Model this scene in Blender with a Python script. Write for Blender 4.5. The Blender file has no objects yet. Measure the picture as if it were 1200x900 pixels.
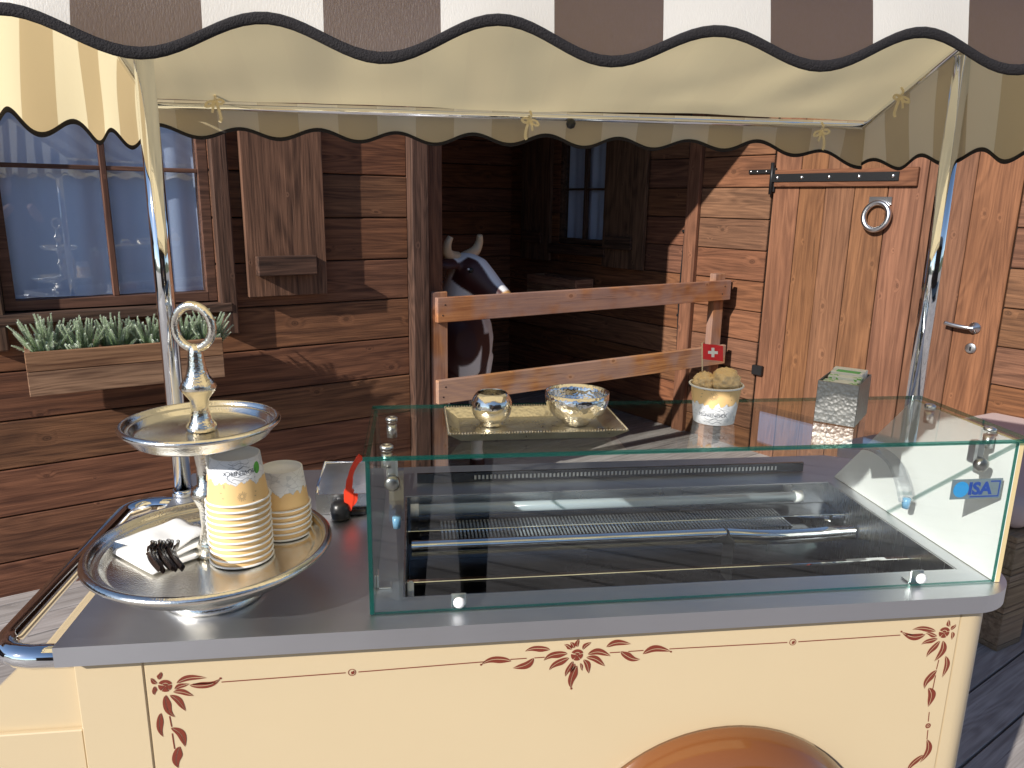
import bpy, bmesh, math, random
from mathutils import Vector as V, Matrix as Mx, noise as mn
import numpy as np
R = math.radians
random.seed(7)
S = bpy.context.scene
COL = S.collection

# ------------------------------------------------------------------ camera
FPX = 881.46
ZC = 1.52
_p, _r, _y = R(13.621), R(0.9034), R(7.502)
fw = V((0, math.cos(_p), -math.sin(_p))); rt = V((1, 0, 0)); up = rt.cross(fw)
rt, up = math.cos(_r)*rt + math.sin(_r)*up, -math.sin(_r)*rt + math.cos(_r)*up
_rz = Mx.Rotation(-_y, 3, 'Z')
fw, rt, up = _rz @ fw, _rz @ rt, _rz @ up
CAM = V((0, 0, ZC))
cd = bpy.data.cameras.new('camera')
cam = bpy.data.objects.new('camera', cd); COL.objects.link(cam)
cd.sensor_fit = 'HORIZONTAL'; cd.sensor_width = 36; cd.lens = FPX*36/1200
cd.clip_start = 0.02; cd.clip_end = 3000
cam.matrix_world = Mx.Translation(CAM) @ Mx((rt, up, -fw)).transposed().to_4x4()
S.camera = cam

# ------------------------------------------------------------------ sky and sun
SUN_AZ, SUN_EL = 40.5, 28.5          # direction the light travels in plan, and its height
w = bpy.data.worlds.new('World'); S.world = w; w.use_nodes = True
nt = w.node_tree; bg = nt.nodes['Background']
sk = nt.nodes.new('ShaderNodeTexSky'); sk.sky_type = 'NISHITA'; sk.sun_disc = False
sk.sun_elevation = R(SUN_EL); sk.altitude = 1500; sk.air_density = 1.0; sk.dust_density = 0.4
_to = V((-math.cos(R(SUN_AZ)), -math.sin(R(SUN_AZ)), 0))      # towards the sun
sk.sun_rotation = math.atan2(_to.x, _to.y)
nt.links.new(sk.outputs[0], bg.inputs[0]); bg.inputs[1].default_value = 0.12
ld = bpy.data.lights.new('sun', 'SUN'); ld.energy = 5.0; ld.angle = R(0.55); ld.color = (1, .95, .88)
sun = bpy.data.objects.new('sun', ld); COL.objects.link(sun)
_sd = V((math.cos(R(SUN_AZ))*math.cos(R(SUN_EL)), math.sin(R(SUN_AZ))*math.cos(R(SUN_EL)), -math.sin(R(SUN_EL))))
sun.rotation_euler = _sd.to_track_quat('-Z', 'Y').to_euler(); sun.location = (-6, -5, 6)
S.view_settings.view_transform = 'Standard'; S.view_settings.look = 'None'
S.view_settings.exposure = 0.24; S.view_settings.gamma = 1
S.render.engine = 'CYCLES'
S.cycles.max_bounces = 7; S.cycles.diffuse_bounces = 4; S.cycles.transparent_max_bounces = 20; S.cycles.glossy_bounces = 5

# ------------------------------------------------------------------ helpers
def ray(x, y): return fw + rt*((x-600)/FPX) - up*((y-450)/FPX)
def atz(x, y, z): d = ray(x, y); return CAM + d*((z-ZC)/d.z)
def aty(x, y, Y): d = ray(x, y); return CAM + d*(Y/d.y)
def atx(x, y, X): d = ray(x, y); return CAM + d*(X/d.x)
WM = {}
def wm(o): return WM.get(o.name, Mx.Identity(4)) if o else Mx.Identity(4)
def put(o, M=None, parent=None):
    M = M if M is not None else Mx.Identity(4)
    COL.objects.link(o)
    if parent:
        o.parent = parent; o.matrix_basis = wm(parent).inverted() @ M
    else: o.matrix_basis = M
    WM[o.name] = M.copy()
    return o
def tag(o, label=None, cat=None, group=None, kind=None):
    if label: o['label'] = label
    if cat: o['category'] = cat
    if group: o['group'] = group
    if kind: o['kind'] = kind
    return o
def empty(name, loc, label=None, cat=None, group=None, parent=None, M=None):
    o = bpy.data.objects.new(name, None); o.empty_display_size = .05
    put(o, M if M is not None else Mx.Translation(V(loc)), parent)
    return tag(o, label, cat, group)
def obj(name, me, parent=None, M=None):
    return put(bpy.data.objects.new(name, me), M, parent)
def mk(name, vs, fs, mats, smooth=False, mi=None):
    me = bpy.data.meshes.new(name); me.from_pydata([tuple(v) for v in vs], [], fs)
    for m in (mats if isinstance(mats, (list, tuple)) else [mats]): me.materials.append(m)
    if mi: me.polygons.foreach_set('material_index', mi)
    if smooth: me.polygons.foreach_set('use_smooth', [True]*len(me.polygons))
    me.validate(); me.update(); return me
def bm_mesh(name, bm, mats, smooth=False):
    me = bpy.data.meshes.new(name); bmesh.ops.recalc_face_normals(bm, faces=bm.faces[:]); bm.to_mesh(me); bm.free()
    for m in (mats if isinstance(mats, (list, tuple)) else [mats]): me.materials.append(m)
    if smooth: me.polygons.foreach_set('use_smooth', [True]*len(me.polygons))
    return me
_bc = {}
def boxm(lx, ly, lz, mat, bev=0.002, seg=1, name='board'):
    k = (round(lx, 4), round(ly, 4), round(lz, 4), mat.name, bev, seg)
    if k in _bc: return _bc[k]
    bm = bmesh.new(); bmesh.ops.create_cube(bm, size=1)
    for v in bm.verts: v.co = V((v.co.x*lx, v.co.y*ly, v.co.z*lz))
    if bev: bmesh.ops.bevel(bm, geom=bm.edges[:], offset=bev, segments=seg, affect='EDGES', profile=.5)
    me = bm_mesh(name, bm, mat); _bc[k] = me; return me
def box(name, x0, x1, y0, y1, z0, z1, mat, parent=None, base=None, bev=0.002, seg=1, rot=None):
    base = base if base is not None else Mx.Identity(4)
    M = base @ Mx.Translation(V(((x0+x1)/2, (y0+y1)/2, (z0+z1)/2)))
    if rot is not None: M = M @ rot
    return obj(name, boxm(x1-x0, y1-y0, z1-z0, mat, bev, seg, name), parent, M)
RZ90 = Mx.Rotation(R(90), 4, 'Z')
def vboard(name, x0, x1, y0, y1, z0, z1, mat, parent, base, bev=.002):   # grain runs along local Y of the frame
    M = base @ Mx.Translation(V(((x0+x1)/2, (y0+y1)/2, (z0+z1)/2))) @ RZ90
    return obj(name, boxm(y1-y0, x1-x0, z1-z0, mat, bev, 1, name), parent, M)
def lathe_v(prof, n=40, cap=True):
    vs, fs = [], []
    for (r, z) in prof:
        for k in range(n):
            a = 2*math.pi*k/n; vs.append((r*math.cos(a), r*math.sin(a), z))
    for i in range(len(prof)-1):
        for k in range(n):
            a, b = i*n+k, i*n+(k+1) % n
            fs.append((a, b, b+n, a+n))
    if cap:
        fs.append(tuple(range(n))[::-1]); fs.append(tuple((len(prof)-1)*n+k for k in range(n)))
    return vs, fs
def lathe(name, prof, mat, parent=None, M=None, n=40, cap=True, smooth=True):
    vs, fs = lathe_v(prof, n, cap)
    o = obj(name, mk(name, vs, fs, mat, smooth), parent, M)
    return o
def tube_v(pts, r, n=10, closed=False, flat=None):
    pts = [V(p) for p in pts]; vs, fs = [], []; N = len(pts); prev = None
    for i, p in enumerate(pts):
        a = pts[(i-1) % N] if (closed or i) else p; b = pts[(i+1) % N] if (closed or i < N-1) else p
        t = (b-a).normalized()
        if prev is None:
            ref = V((0, 0, 1)) if abs(t.z) < .9 else V((1, 0, 0)); u = t.cross(ref).normalized()
        else: u = (prev - t*prev.dot(t)).normalized()
        v = t.cross(u); prev = u
        rr = r[i] if isinstance(r, (list, tuple)) else r
        for k in range(n):
            q = 2*math.pi*k/n; vs.append(p + u*math.cos(q)*rr + v*math.sin(q)*rr)
    for i in range(N if closed else N-1):
        for k in range(n):
            a, b = i*n+k, i*n+(k+1) % n; c = ((i+1) % N)*n
            fs.append((a, b, c+(k+1) % n, c+k))
    if not closed: fs.append(tuple(range(n))[::-1]); fs.append(tuple((N-1)*n+k for k in range(n)))
    return vs, fs
def tube(name, pts, r, mat, parent=None, M=None, n=10, closed=False):
    vs, fs = tube_v(pts, r, n, closed)
    return obj(name, mk(name, vs, fs, mat, True), parent, M)
class MB:
    def __init__(s): s.v = []; s.f = []; s.m = []
    def add(s, vs, fs, mi=0):
        b = len(s.v); s.v += [tuple(v) for v in vs]; s.f += [tuple(b+i for i in f) for f in fs]; s.m += [mi]*len(fs)
    def bx(s, x0, x1, y0, y1, z0, z1, mi=0):
        s.add([(x, y, z) for x in (x0, x1) for y in (y0, y1) for z in (z0, z1)],
              [(0, 1, 3, 2), (4, 6, 7, 5), (0, 4, 5, 1), (2, 3, 7, 6), (0, 2, 6, 4), (1, 5, 7, 3)], mi)
    def build(s, name, mats, parent=None, M=None, smooth=False):
        return obj(name, mk(name, s.v, s.f, mats, smooth, s.m), parent, M)
def bez(P, n=12):
    P = [V(p) for p in P]; out = []
    for i in range(n+1):
        t = i/n; Q = P[:]
        while len(Q) > 1: Q = [Q[k].lerp(Q[k+1], t) for k in range(len(Q)-1)]
        out.append(Q[0])
    return out
def spline(P, n=8):          # Catmull-Rom through points
    P = [V(p) for p in P]; P = [P[0]*2-P[1]] + P + [P[-1]*2-P[-2]]; out = []
    for i in range(1, len(P)-2):
        for k in range(n):
            t = k/n; a, b, c, d = P[i-1], P[i], P[i+1], P[i+2]
            out.append(.5*((2*b) + (c-a)*t + (2*a-5*b+4*c-d)*t*t + (3*b-a-3*c+d)*t**3))
    out.append(P[-2]); return out
def text_geo(body, size, bold=0):
    cu = bpy.data.curves.new('t', 'FONT'); cu.body = body; cu.size = size; cu.align_x = 'CENTER'; cu.align_y = 'CENTER'; cu.resolution_u = 3; cu.offset = bold*size
    o = bpy.data.objects.new('t', cu); COL.objects.link(o)
    dg = bpy.context.evaluated_depsgraph_get(); me = bpy.data.meshes.new_from_object(o.evaluated_get(dg))
    vs = [v.co.copy() for v in me.vertices]; fs = [tuple(p.vertices) for p in me.polygons]
    bpy.data.objects.remove(o); bpy.data.curves.remove(cu); bpy.data.meshes.remove(me)
    return vs, fs

# ------------------------------------------------------------------ materials
def nodes(name):
    m = bpy.data.materials.new(name); m.use_nodes = True; n = m.node_tree
    return m, n, n.nodes['Principled BSDF'], n.nodes['Material Output']
def N(n, t, **kw):
    x = n.nodes.new(t)
    for k, v in kw.items(): setattr(x, k, v)
    return x
def mathn(n, op, a, b=None, c=None):
    x = N(n, 'ShaderNodeMath', operation=op)
    for i, q in enumerate((a, b, c)):
        if q is None: continue
        if isinstance(q, (int, float)): x.inputs[i].default_value = q
        else: n.links.new(q, x.inputs[i])
    return x.outputs[0]
def mixc(n, fac, a, b, mode='MIX'):
    x = N(n, 'ShaderNodeMix', data_type='RGBA', blend_type=mode)
    for i, q in ((0, fac), (6, a), (7, b)):
        if isinstance(q, (int, float)): x.inputs[i].default_value = q
        elif isinstance(q, tuple): x.inputs[i].default_value = (*q, 1) if len(q) == 3 else q
        else: n.links.new(q, x.inputs[i])
    return x.outputs[2]
def ramp(n, fac, stops):
    x = N(n, 'ShaderNodeValToRGB'); e = x.color_ramp.elements
    while len(e) < len(stops): e.new(.5)
    for k, (p, c) in enumerate(stops): e[k].position = p; e[k].color = (*c, 1) if len(c) == 3 else c
    n.links.new(fac, x.inputs[0]); return x.outputs[0]
def noise(n, vec, scale, detail=4, rough=.6, dist=0):
    x = N(n, 'ShaderNodeTexNoise'); x.inputs['Scale'].default_value = scale; x.inputs['Detail'].default_value = detail
    x.inputs['Roughness'].default_value = rough; x.inputs['Distortion'].default_value = dist
    if vec: n.links.new(vec, x.inputs['Vector'])
    return x.outputs[0]
def mapping(n, vec, sc):
    x = N(n, 'ShaderNodeMapping'); x.inputs['Scale'].default_value = sc; n.links.new(vec, x.inputs['Vector']); return x.outputs[0]
def bump(n, h, strength, dist, bs):
    x = N(n, 'ShaderNodeBump'); x.inputs['Strength'].default_value = strength; x.inputs['Distance'].default_value = dist
    n.links.new(h, x.inputs['Height']); n.links.new(x.outputs[0], bs.inputs['Normal']); return x
def plain(name, c, rough=.5, metal=0, spec=.5, coat=0, bumps=None, var=0):
    m, n, b, o = nodes(name)
    b.inputs['Base Color'].default_value = (*c, 1); b.inputs['Roughness'].default_value = rough; b.inputs['Metallic'].default_value = metal
    b.inputs['Specular IOR Level'].default_value = spec; b.inputs['Coat Weight'].default_value = coat; b.inputs['Coat Roughness'].default_value = .06
    tc = N(n, 'ShaderNodeTexCoord')
    if bumps:
        sc, st, di = bumps; bump(n, noise(n, tc.outputs['Object'], sc, 4), st, di, b)
    if var:
        f = noise(n, tc.outputs['Object'], 6, 5)
        n.links.new(mixc(n, f, tuple(q*(1-var) for q in c), tuple(min(1, q*(1+var)) for q in c)), b.inputs['Base Color'])
    return m
def wood(name, light, dark, rough=.75, knot=1.0, grey=None, greyamt=0, relief=.6, fine=1.0):
    m, n, b, o = nodes(name)
    tc = N(n, 'ShaderNodeTexCoord'); oi = N(n, 'ShaderNodeObjectInfo')
    off = N(n, 'ShaderNodeCombineXYZ')
    for i, k in enumerate((37.0, 23.0, 11.0)): n.links.new(mathn(n, 'MULTIPLY', oi.outputs['Random'], k), off.inputs[i])
    ad = N(n, 'ShaderNodeVectorMath', operation='ADD'); n.links.new(tc.outputs['Object'], ad.inputs[0]); n.links.new(off.outputs[0], ad.inputs[1])
    vec = ad.outputs[0]
    # knots
    kv = N(n, 'ShaderNodeTexVoronoi'); kv.voronoi_dimensions = '2D'; kv.inputs['Scale'].default_value = 1
    wob = N(n, 'ShaderNodeVectorMath', operation='ADD'); nz = N(n, 'ShaderNodeTexNoise'); nz.inputs['Scale'].default_value = 9
    n.links.new(vec, nz.inputs['Vector']); sc = N(n, 'ShaderNodeVectorMath', operation='SCALE'); sc.inputs['Scale'].default_value = .02
    n.links.new(nz.outputs['Color'], sc.inputs[0]); n.links.new(vec, wob.inputs[0]); n.links.new(sc.outputs[0], wob.inputs[1])
    n.links.new(mapping(n, wob.outputs[0], (3.6, 5.6, 1)), kv.inputs['Vector'])
    sep = N(n, 'ShaderNodeSeparateColor'); n.links.new(kv.outputs['Color'], sep.inputs[0])
    rad = mathn(n, 'MULTIPLY_ADD', sep.outputs[0], .085*knot, -.004)
    kd = mathn(n, 'DIVIDE', kv.outputs['Distance'], mathn(n, 'MAXIMUM', rad, .001))
    mr = N(n, 'ShaderNodeMapRange'); mr.interpolation_type = 'SMOOTHSTEP'; n.links.new(kd, mr.inputs[0])
    mr.inputs[1].default_value = 1.3; mr.inputs[2].default_value = .55; kmask = mr.outputs[0]
    halo = N(n, 'ShaderNodeMapRange'); halo.interpolation_type = 'SMOOTHSTEP'; n.links.new(kd, halo.inputs[0])
    halo.inputs[1].default_value = 3.2; halo.inputs[2].default_value = 1.0
    # grain bends round the knots
    sx = N(n, 'ShaderNodeSeparateXYZ'); n.links.new(vec, sx.inputs[0])
    cx = N(n, 'ShaderNodeCombineXYZ'); n.links.new(sx.outputs[0], cx.inputs[0])
    n.links.new(mathn(n, 'MULTIPLY_ADD', halo.outputs[0], .012, sx.outputs[1]), cx.inputs[1]); n.links.new(sx.outputs[2], cx.inputs[2])
    g1 = noise(n, mapping(n, cx.outputs[0], (1.7, 40, 40)), 1.0, 5, .62, .35)
    g2 = noise(n, mapping(n, cx.outputs[0], (5, 150*fine, 150)), 1.0, 3, .6)
    blot = noise(n, vec, 3.2, 3, .6)
    g0 = noise(n, mapping(n, cx.outputs[0], (.8, 7.5, 7.5)), 1.0, 2, .45, .6)
    rings = mathn(n, 'SINE', mathn(n, 'ADD', mathn(n, 'MULTIPLY', g0, 78.0), mathn(n, 'MULTIPLY', halo.outputs[0], 5.0)))
    f = mathn(n, 'ADD', mathn(n, 'ADD', mathn(n, 'MULTIPLY', g1, .62), mathn(n, 'MULTIPLY', g2, .38)), mathn(n, 'MULTIPLY', rings, .055))
    col = ramp(n, f, [(.36, dark), (.66, light)])
    if greyamt:
        gm = N(n, 'ShaderNodeMapRange'); n.links.new(blot, gm.inputs[0]); gm.inputs[1].default_value = .62-.3*greyamt; gm.inputs[2].default_value = .78-.3*greyamt
        col = mixc(n, gm.outputs[0], col, mixc(n, .55, col, grey))
    col = mixc(n, mathn(n, 'MULTIPLY', halo.outputs[0], .22), col, tuple(min(1, q*1.25) for q in light))
    kr = mathn(n, 'MULTIPLY_ADD', mathn(n, 'SINE', mathn(n, 'MULTIPLY', kd, 11.0)), .22, .62)
    col = mixc(n, mathn(n, 'MULTIPLY', kmask, kr), col, tuple(q*.62 for q in dark))
    br = mathn(n, 'ADD', mathn(n, 'MULTIPLY', oi.outputs['Random'], .26), mathn(n, 'MULTIPLY_ADD', blot, .36, .66))
    ck = N(n, 'ShaderNodeMapRange'); n.links.new(noise(n, mapping(n, cx.outputs[0], (1.6, 55, 55)), 1.0, 3, .7), ck.inputs[0]); ck.inputs[1].default_value = .66; ck.inputs[2].default_value = .72
    col = mixc(n, mathn(n, 'MULTIPLY', ck.outputs[0], .55), col, tuple(q*.35 for q in dark))
    bl2 = noise(n, mapping(n, vec, (2.0, 6, 6)), 1.0, 4, .65)
    br = mathn(n, 'MULTIPLY', br, mathn(n, 'MULTIPLY_ADD', bl2, .5, .76))
    hs = N(n, 'ShaderNodeHueSaturation'); n.links.new(col, hs.inputs['Color']); n.links.new(br, hs.inputs['Value'])
    r2 = mathn(n, 'FRACT', mathn(n, 'MULTIPLY', oi.outputs['Random'], 7.31)); r3 = mathn(n, 'FRACT', mathn(n, 'MULTIPLY', oi.outputs['Random'], 13.7))
    n.links.new(mathn(n, 'MULTIPLY_ADD', r2, .012, .494), hs.inputs['Hue']); n.links.new(mathn(n, 'MULTIPLY_ADD', r3, .12, .87), hs.inputs['Saturation'])
    n.links.new(hs.outputs[0], b.inputs['Base Color'])
    b.inputs['Roughness'].default_value = rough; b.inputs['Specular IOR Level'].default_value = .3
    h = mathn(n, 'SUBTRACT', mathn(n, 'ADD', g2, mathn(n, 'MULTIPLY', g1, .7)), mathn(n, 'MULTIPLY', ck.outputs[0], .5))
    bump(n, h, relief, .002, b)
    return m
W_LEFT = wood('stained_larch_wall', (.235, .092, .038), (.085, .031, .014), relief=1.0, knot=.9)
W_RIGHT = wood('stained_spruce_wall', (.240, .098, .040), (.100, .039, .016), relief=.6, knot=1.1)
W_DOOR = wood('stained_spruce_door', (.245, .104, .043), (.125, .050, .021), relief=.5, knot=.8)
W_OLD = wood('weathered_beam', (.135, .068, .040), (.034, .017, .010), relief=1.0, knot=.6, fine=.6)
W_SHUT = wood('weathered_shutter', (.200, .098, .053), (.066, .031, .017), relief=1.0, knot=.6, fine=.7)
W_RAW = wood('raw_fence_timber', (.54, .235, .072), (.26, .092, .027), relief=.5, knot=.7, grey=(.30, .22, .20), greyamt=.75)
W_BOXF = wood('planter_timber', (.38, .20, .105), (.12, .052, .026), relief=.6, knot=.5)
W_DECK = wood('grey_decking', (.47, .43, .41), (.27, .24, .225), relief=.5, knot=.3)
W_PAL = wood('pallet_timber', (.36, .27, .17), (.19, .13, .08), relief=.5, knot=.4)
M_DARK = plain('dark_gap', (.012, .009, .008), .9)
CREAM = plain('cream_enamel', (.62, .490, .305), .30, coat=.35, var=.02)
BROWN = plain('brown_paint', (.19, .035, .018), .4)
M_FEND = plain('caramel_enamel', (.19, .066, .019), .12, coat=.6)
CHROME = plain('chrome', (.86, .87, .88), .05, 1)
BLACK = plain('black_plastic', (.012, .012, .013), .35)
M_IRON = plain('black_iron', (.018, .018, .019), .45, .3, bumps=(90, .3, .001))
M_ALU = plain('brushed_aluminium', (.68, .68, .68), .3, 1)
RED = plain('red_plastic', (.78, .055, .02), .3)
WHITE = plain('white_laminate', (.90, .90, .91), .3)
M_PAPER = plain('white_paper', (.84, .84, .82), .8)
M_YEL = plain('panel_core', (.66, .52, .28), .6)
def steel(name, c, r0, streak=(1, 200, 1), amt=.12):
    m, n, b, o = nodes(name); tc = N(n, 'ShaderNodeTexCoord')
    s = noise(n, mapping(n, tc.outputs['Object'], streak), 3, 3); q = noise(n, tc.outputs['Object'], 7, 4)
    b.inputs['Base Color'].default_value = (*c, 1); b.inputs['Metallic'].default_value = 1
    n.links.new(mathn(n, 'ADD', mathn(n, 'MULTIPLY_ADD', s, amt, r0-amt/2), mathn(n, 'MULTIPLY_ADD', q, .12, -.06)), b.inputs['Roughness'])
    bump(n, s, .06, .0005, b); return m
STEEL = steel('brushed_steel_top', (.68, .69, .72), .40)
STEEL2 = steel('bright_steel', (.76, .76, .77), .26)
STEELD = steel('dark_mirror_steel', (.10, .105, .12), .10)
def silver(name, c, rough, sc, st, dist=.002):
    m, n, b, o = nodes(name); tc = N(n, 'ShaderNodeTexCoord')
    b.inputs['Metallic'].default_value = 1
    q = noise(n, tc.outputs['Object'], 40, 5)
    n.links.new(mixc(n, q, tuple(x*.8 for x in c), c), b.inputs['Base Color'])
    n.links.new(mathn(n, 'MULTIPLY_ADD', q, .25, rough-.1), b.inputs['Roughness'])
    vo = N(n, 'ShaderNodeTexVoronoi'); vo.inputs['Scale'].default_value = sc; n.links.new(tc.outputs['Object'], vo.inputs['Vector'])
    bump(n, vo.outputs['Distance'], st, dist, b); return m
SILVER = silver('aged_silver', (.95, .92, .85), .15, 420, .14, .001)
SILVER_COL = silver('cast_silver', (.92, .87, .76), .18, 300, .28, .001)
HAMMER = silver('hammered_nickel', (.86, .84, .80), .12, 170, .35, .002)
HAMGOLD = silver('hammered_brass_nickel', (.86, .83, .76), .11, 150, .12, .002)
BRASS = silver('pale_brass', (.78, .74, .63), .28, 160, .35, .002)
PEWTER = silver('hammered_pewter', (.34, .33, .31), .38, 170, .40, .002)
def glass(name, tint, base=.04):
    m = bpy.data.materials.new(name); m.use_nodes = True; n = m.node_tree
    n.nodes.remove(n.nodes['Principled BSDF']); o = n.nodes['Material Output']
    lw = N(n, 'ShaderNodeLayerWeight'); lw.inputs[0].default_value = .5
    f = mathn(n, 'MULTIPLY_ADD', mathn(n, 'POWER', lw.outputs['Facing'], 5.0), 1-base, base)
    t = N(n, 'ShaderNodeBsdfTransparent'); t.inputs[0].default_value = (*tint, 1)
    g = N(n, 'ShaderNodeBsdfGlossy'); g.inputs['Roughness'].default_value = 0.005
    mx = N(n, 'ShaderNodeMixShader'); n.links.new(f, mx.inputs[0]); n.links.new(t.outputs[0], mx.inputs[1]); n.links.new(g.outputs[0], mx.inputs[2])
    n.links.new(mx.outputs[0], o.inputs[0]); return m
GLASS = glass('clear_glass', (.945, .968, .957), .062)
def edge_glass():
    m = bpy.data.materials.new('green_glass_edge'); m.use_nodes = True; n = m.node_tree; b = n.nodes['Principled BSDF']; o = n.nodes['Material Output']
    b.inputs['Base Color'].default_value = (.008, .085, .072, 1); b.inputs['Roughness'].default_value = .12
    t = N(n, 'ShaderNodeBsdfTransparent'); t.inputs[0].default_value = (.30, .62, .55, 1)
    mx = N(n, 'ShaderNodeMixShader'); mx.inputs[0].default_value = .48; n.links.new(b.outputs[0], mx.inputs[1]); n.links.new(t.outputs[0], mx.inputs[2]); n.links.new(mx.outputs[0], o.inputs[0]); return m
GEDGE = edge_glass()
WGLASS = glass('window_glass', (.92, .95, .98), .075)
ACRY = glass('clear_acrylic', (.88, .89, .91), .13)
PER = .1655
def fabric(name, axis, phase, lining=False, translucency=.48):
    m = bpy.data.materials.new(name); m.use_nodes = True; n = m.node_tree
    n.nodes.remove(n.nodes['Principled BSDF']); o = n.nodes['Material Output']
    tc = N(n, 'ShaderNodeTexCoord'); sx = N(n, 'ShaderNodeSeparateXYZ'); n.links.new(tc.outputs['Object'], sx.inputs[0])
    u = mathn(n, 'FRACT', mathn(n, 'DIVIDE', mathn(n, 'ADD', sx.outputs[axis], 50*PER-phase+PER*.25), PER))
    dark = mathn(n, 'LESS_THAN', u, .5)
    ns = noise(n, mapping(n, tc.outputs['Object'], (900, 900, 250)), 1, 2); gr = noise(n, tc.outputs['Object'], 9, 5, .7)
    white = mixc(n, gr, (.84, .84, .82), (.96, .96, .96)); dk = mixc(n, ns, (.021, .018, .032), (.068, .061, .098))
    outer = mixc(n, dark, white, dk)
    inner = mixc(n, gr, (.78, .66, .41), (.84, .73, .48))
    if not lining: inner = mixc(n, dark, inner, mixc(n, 1, inner, (.95, .94, .92), 'MULTIPLY'))
    geo = N(n, 'ShaderNodeNewGeometry')
    col = mixc(n, geo.outputs['Backfacing'], outer, inner)
    tr = mixc(n, dark, (.95, .82, .52), (.60, .45, .24)) if not lining else mixc(n, dark, (.96, .77, .43), (.94, .75, .42))
    d = N(n, 'ShaderNodeBsdfDiffuse'); n.links.new(col, d.inputs[0])
    t = N(n, 'ShaderNodeBsdfTranslucent'); n.links.new(tr, t.inputs[0])
    mx = N(n, 'ShaderNodeMixShader'); mx.inputs[0].default_value = .66 if lining else translucency
    n.links.new(d.outputs[0], mx.inputs[1]); n.links.new(t.outputs[0], mx.inputs[2])
    gl = N(n, 'ShaderNodeBsdfGlossy'); gl.inputs['Roughness'].default_value = .38
    bp = N(n, 'ShaderNodeBump'); bp.inputs['Strength'].default_value = .25; bp.inputs['Distance'].default_value = .001
    n.links.new(ns, bp.inputs['Height']); n.links.new(bp.outputs[0], gl.inputs['Normal']); n.links.new(bp.outputs[0], d.inputs['Normal'])
    m2 = N(n, 'ShaderNodeMixShader'); m2.inputs[0].default_value = .045
    n.links.new(mx.outputs[0], m2.inputs[1]); n.links.new(gl.outputs[0], m2.inputs[2]); n.links.new(m2.outputs[0], o.inputs[0])
    return m
M_TRIM = plain('braided_trim', (.013, .010, .011), .85, bumps=(700, 1, .002))
M_TIE = plain('cream_tie', (.72, .62, .40), .8)

# ------------------------------------------------------------------ the ground, the deck, the hills
g = obj('ground', mk('ground', [(-900, -900, -.06), (900, -900, -.06), (900, 900, -.06), (-900, 900, -.06)], [(0, 1, 2, 3)],
        plain('gravel', (.30, .27, .24), .95, var=.3))); tag(g, kind='structure')
hv, hf = [], []
for k in range(97):
    a = 2*math.pi*k/96
    hgt = 26+26*mn.noise((math.cos(a)*3, math.sin(a)*3, 1.3))+9*mn.noise((math.cos(a)*11, math.sin(a)*11, 4))
    for r_, z_ in ((330, -1), (380, hgt*.55), (450, hgt), (560, -1)): hv.append((r_*math.cos(a), r_*math.sin(a), z_))
for k in range(96):
    for j in range(3): hf.append((k*4+j, k*4+4+j, k*4+5+j, k*4+1+j))
h_ = obj('hills', mk('hills', hv, hf, plain('hillside', (.075, .085, .045), .95, var=.4), True)); tag(h_, kind='structure')
DK = R(28)
deckbase = obj('deck', mk('deck', [(-5, -5, -.05), (8, -5, -.05), (8, 9, -.05), (-5, 9, -.05)], [(0, 1, 2, 3)], M_DARK)); tag(deckbase, kind='structure')
DM = Mx.Rotation(DK, 4, 'Z')
pw = .146
for k in range(-32, 45):
    x0 = -6+random.uniform(0, .2)
    ym = k*pw
    cut = random.uniform(-2.5, 3.5)
    for a, b in ((-5.5, cut), (cut+.004, 7.5)):
        L = round((b-a)*2)/2; b2 = a+L if a == -5.5 else b
        box('plank', (b2-L if a != -5.5 else a), b2, ym, ym+pw-.007, -.026, random.uniform(-.0015, .001), W_DECK, deckbase, DM, .002)

# ------------------------------------------------------------------ the chalet
WL, WR = R(32.79-7.502), R(128.27-7.502)
dl = V((math.cos(WL), math.sin(WL), 0)); nl = V((dl.y, -dl.x, 0))
er = V((-math.cos(WR), -math.sin(WR), 0)); nr = V((er.y, -er.x, 0))
Z = V((0, 0, 1))
OFF = -3.271
def frame(X, n, O): return Mx.Translation(O) @ Mx((X, Z, n)).transposed().to_4x4()
ML = frame(dl, nl, nl*OFF)                       # left wall: x along it, y up, z out of it
PR0 = nl*OFF + dl*3.733
MR = frame(er, nr, PR0)                          # right wall: x towards the viewer's right
chalet = empty('chalet', nl*OFF+dl*1.6, 'dark brown timber chalet with plank walls, windows and a shaded porch', 'building')
RH = .186; RZ0 = .137
def rows(z0, z1):
    k = math.floor((z0-RZ0)/RH)
    while RZ0+k*RH < z1:
        a, b = max(z0, RZ0+k*RH), min(z1, RZ0+(k+1)*RH)
        if b-a > .01: yield a, b
        k += 1
def hplank(parent, base, x0, x1, a, b, mat, T=.022):
    pr = random.uniform(-.0025, .0025)
    box('plank', x0, x1, a+.0026, b-.0026, -T+pr, pr, mat, parent, base, .004)
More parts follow.
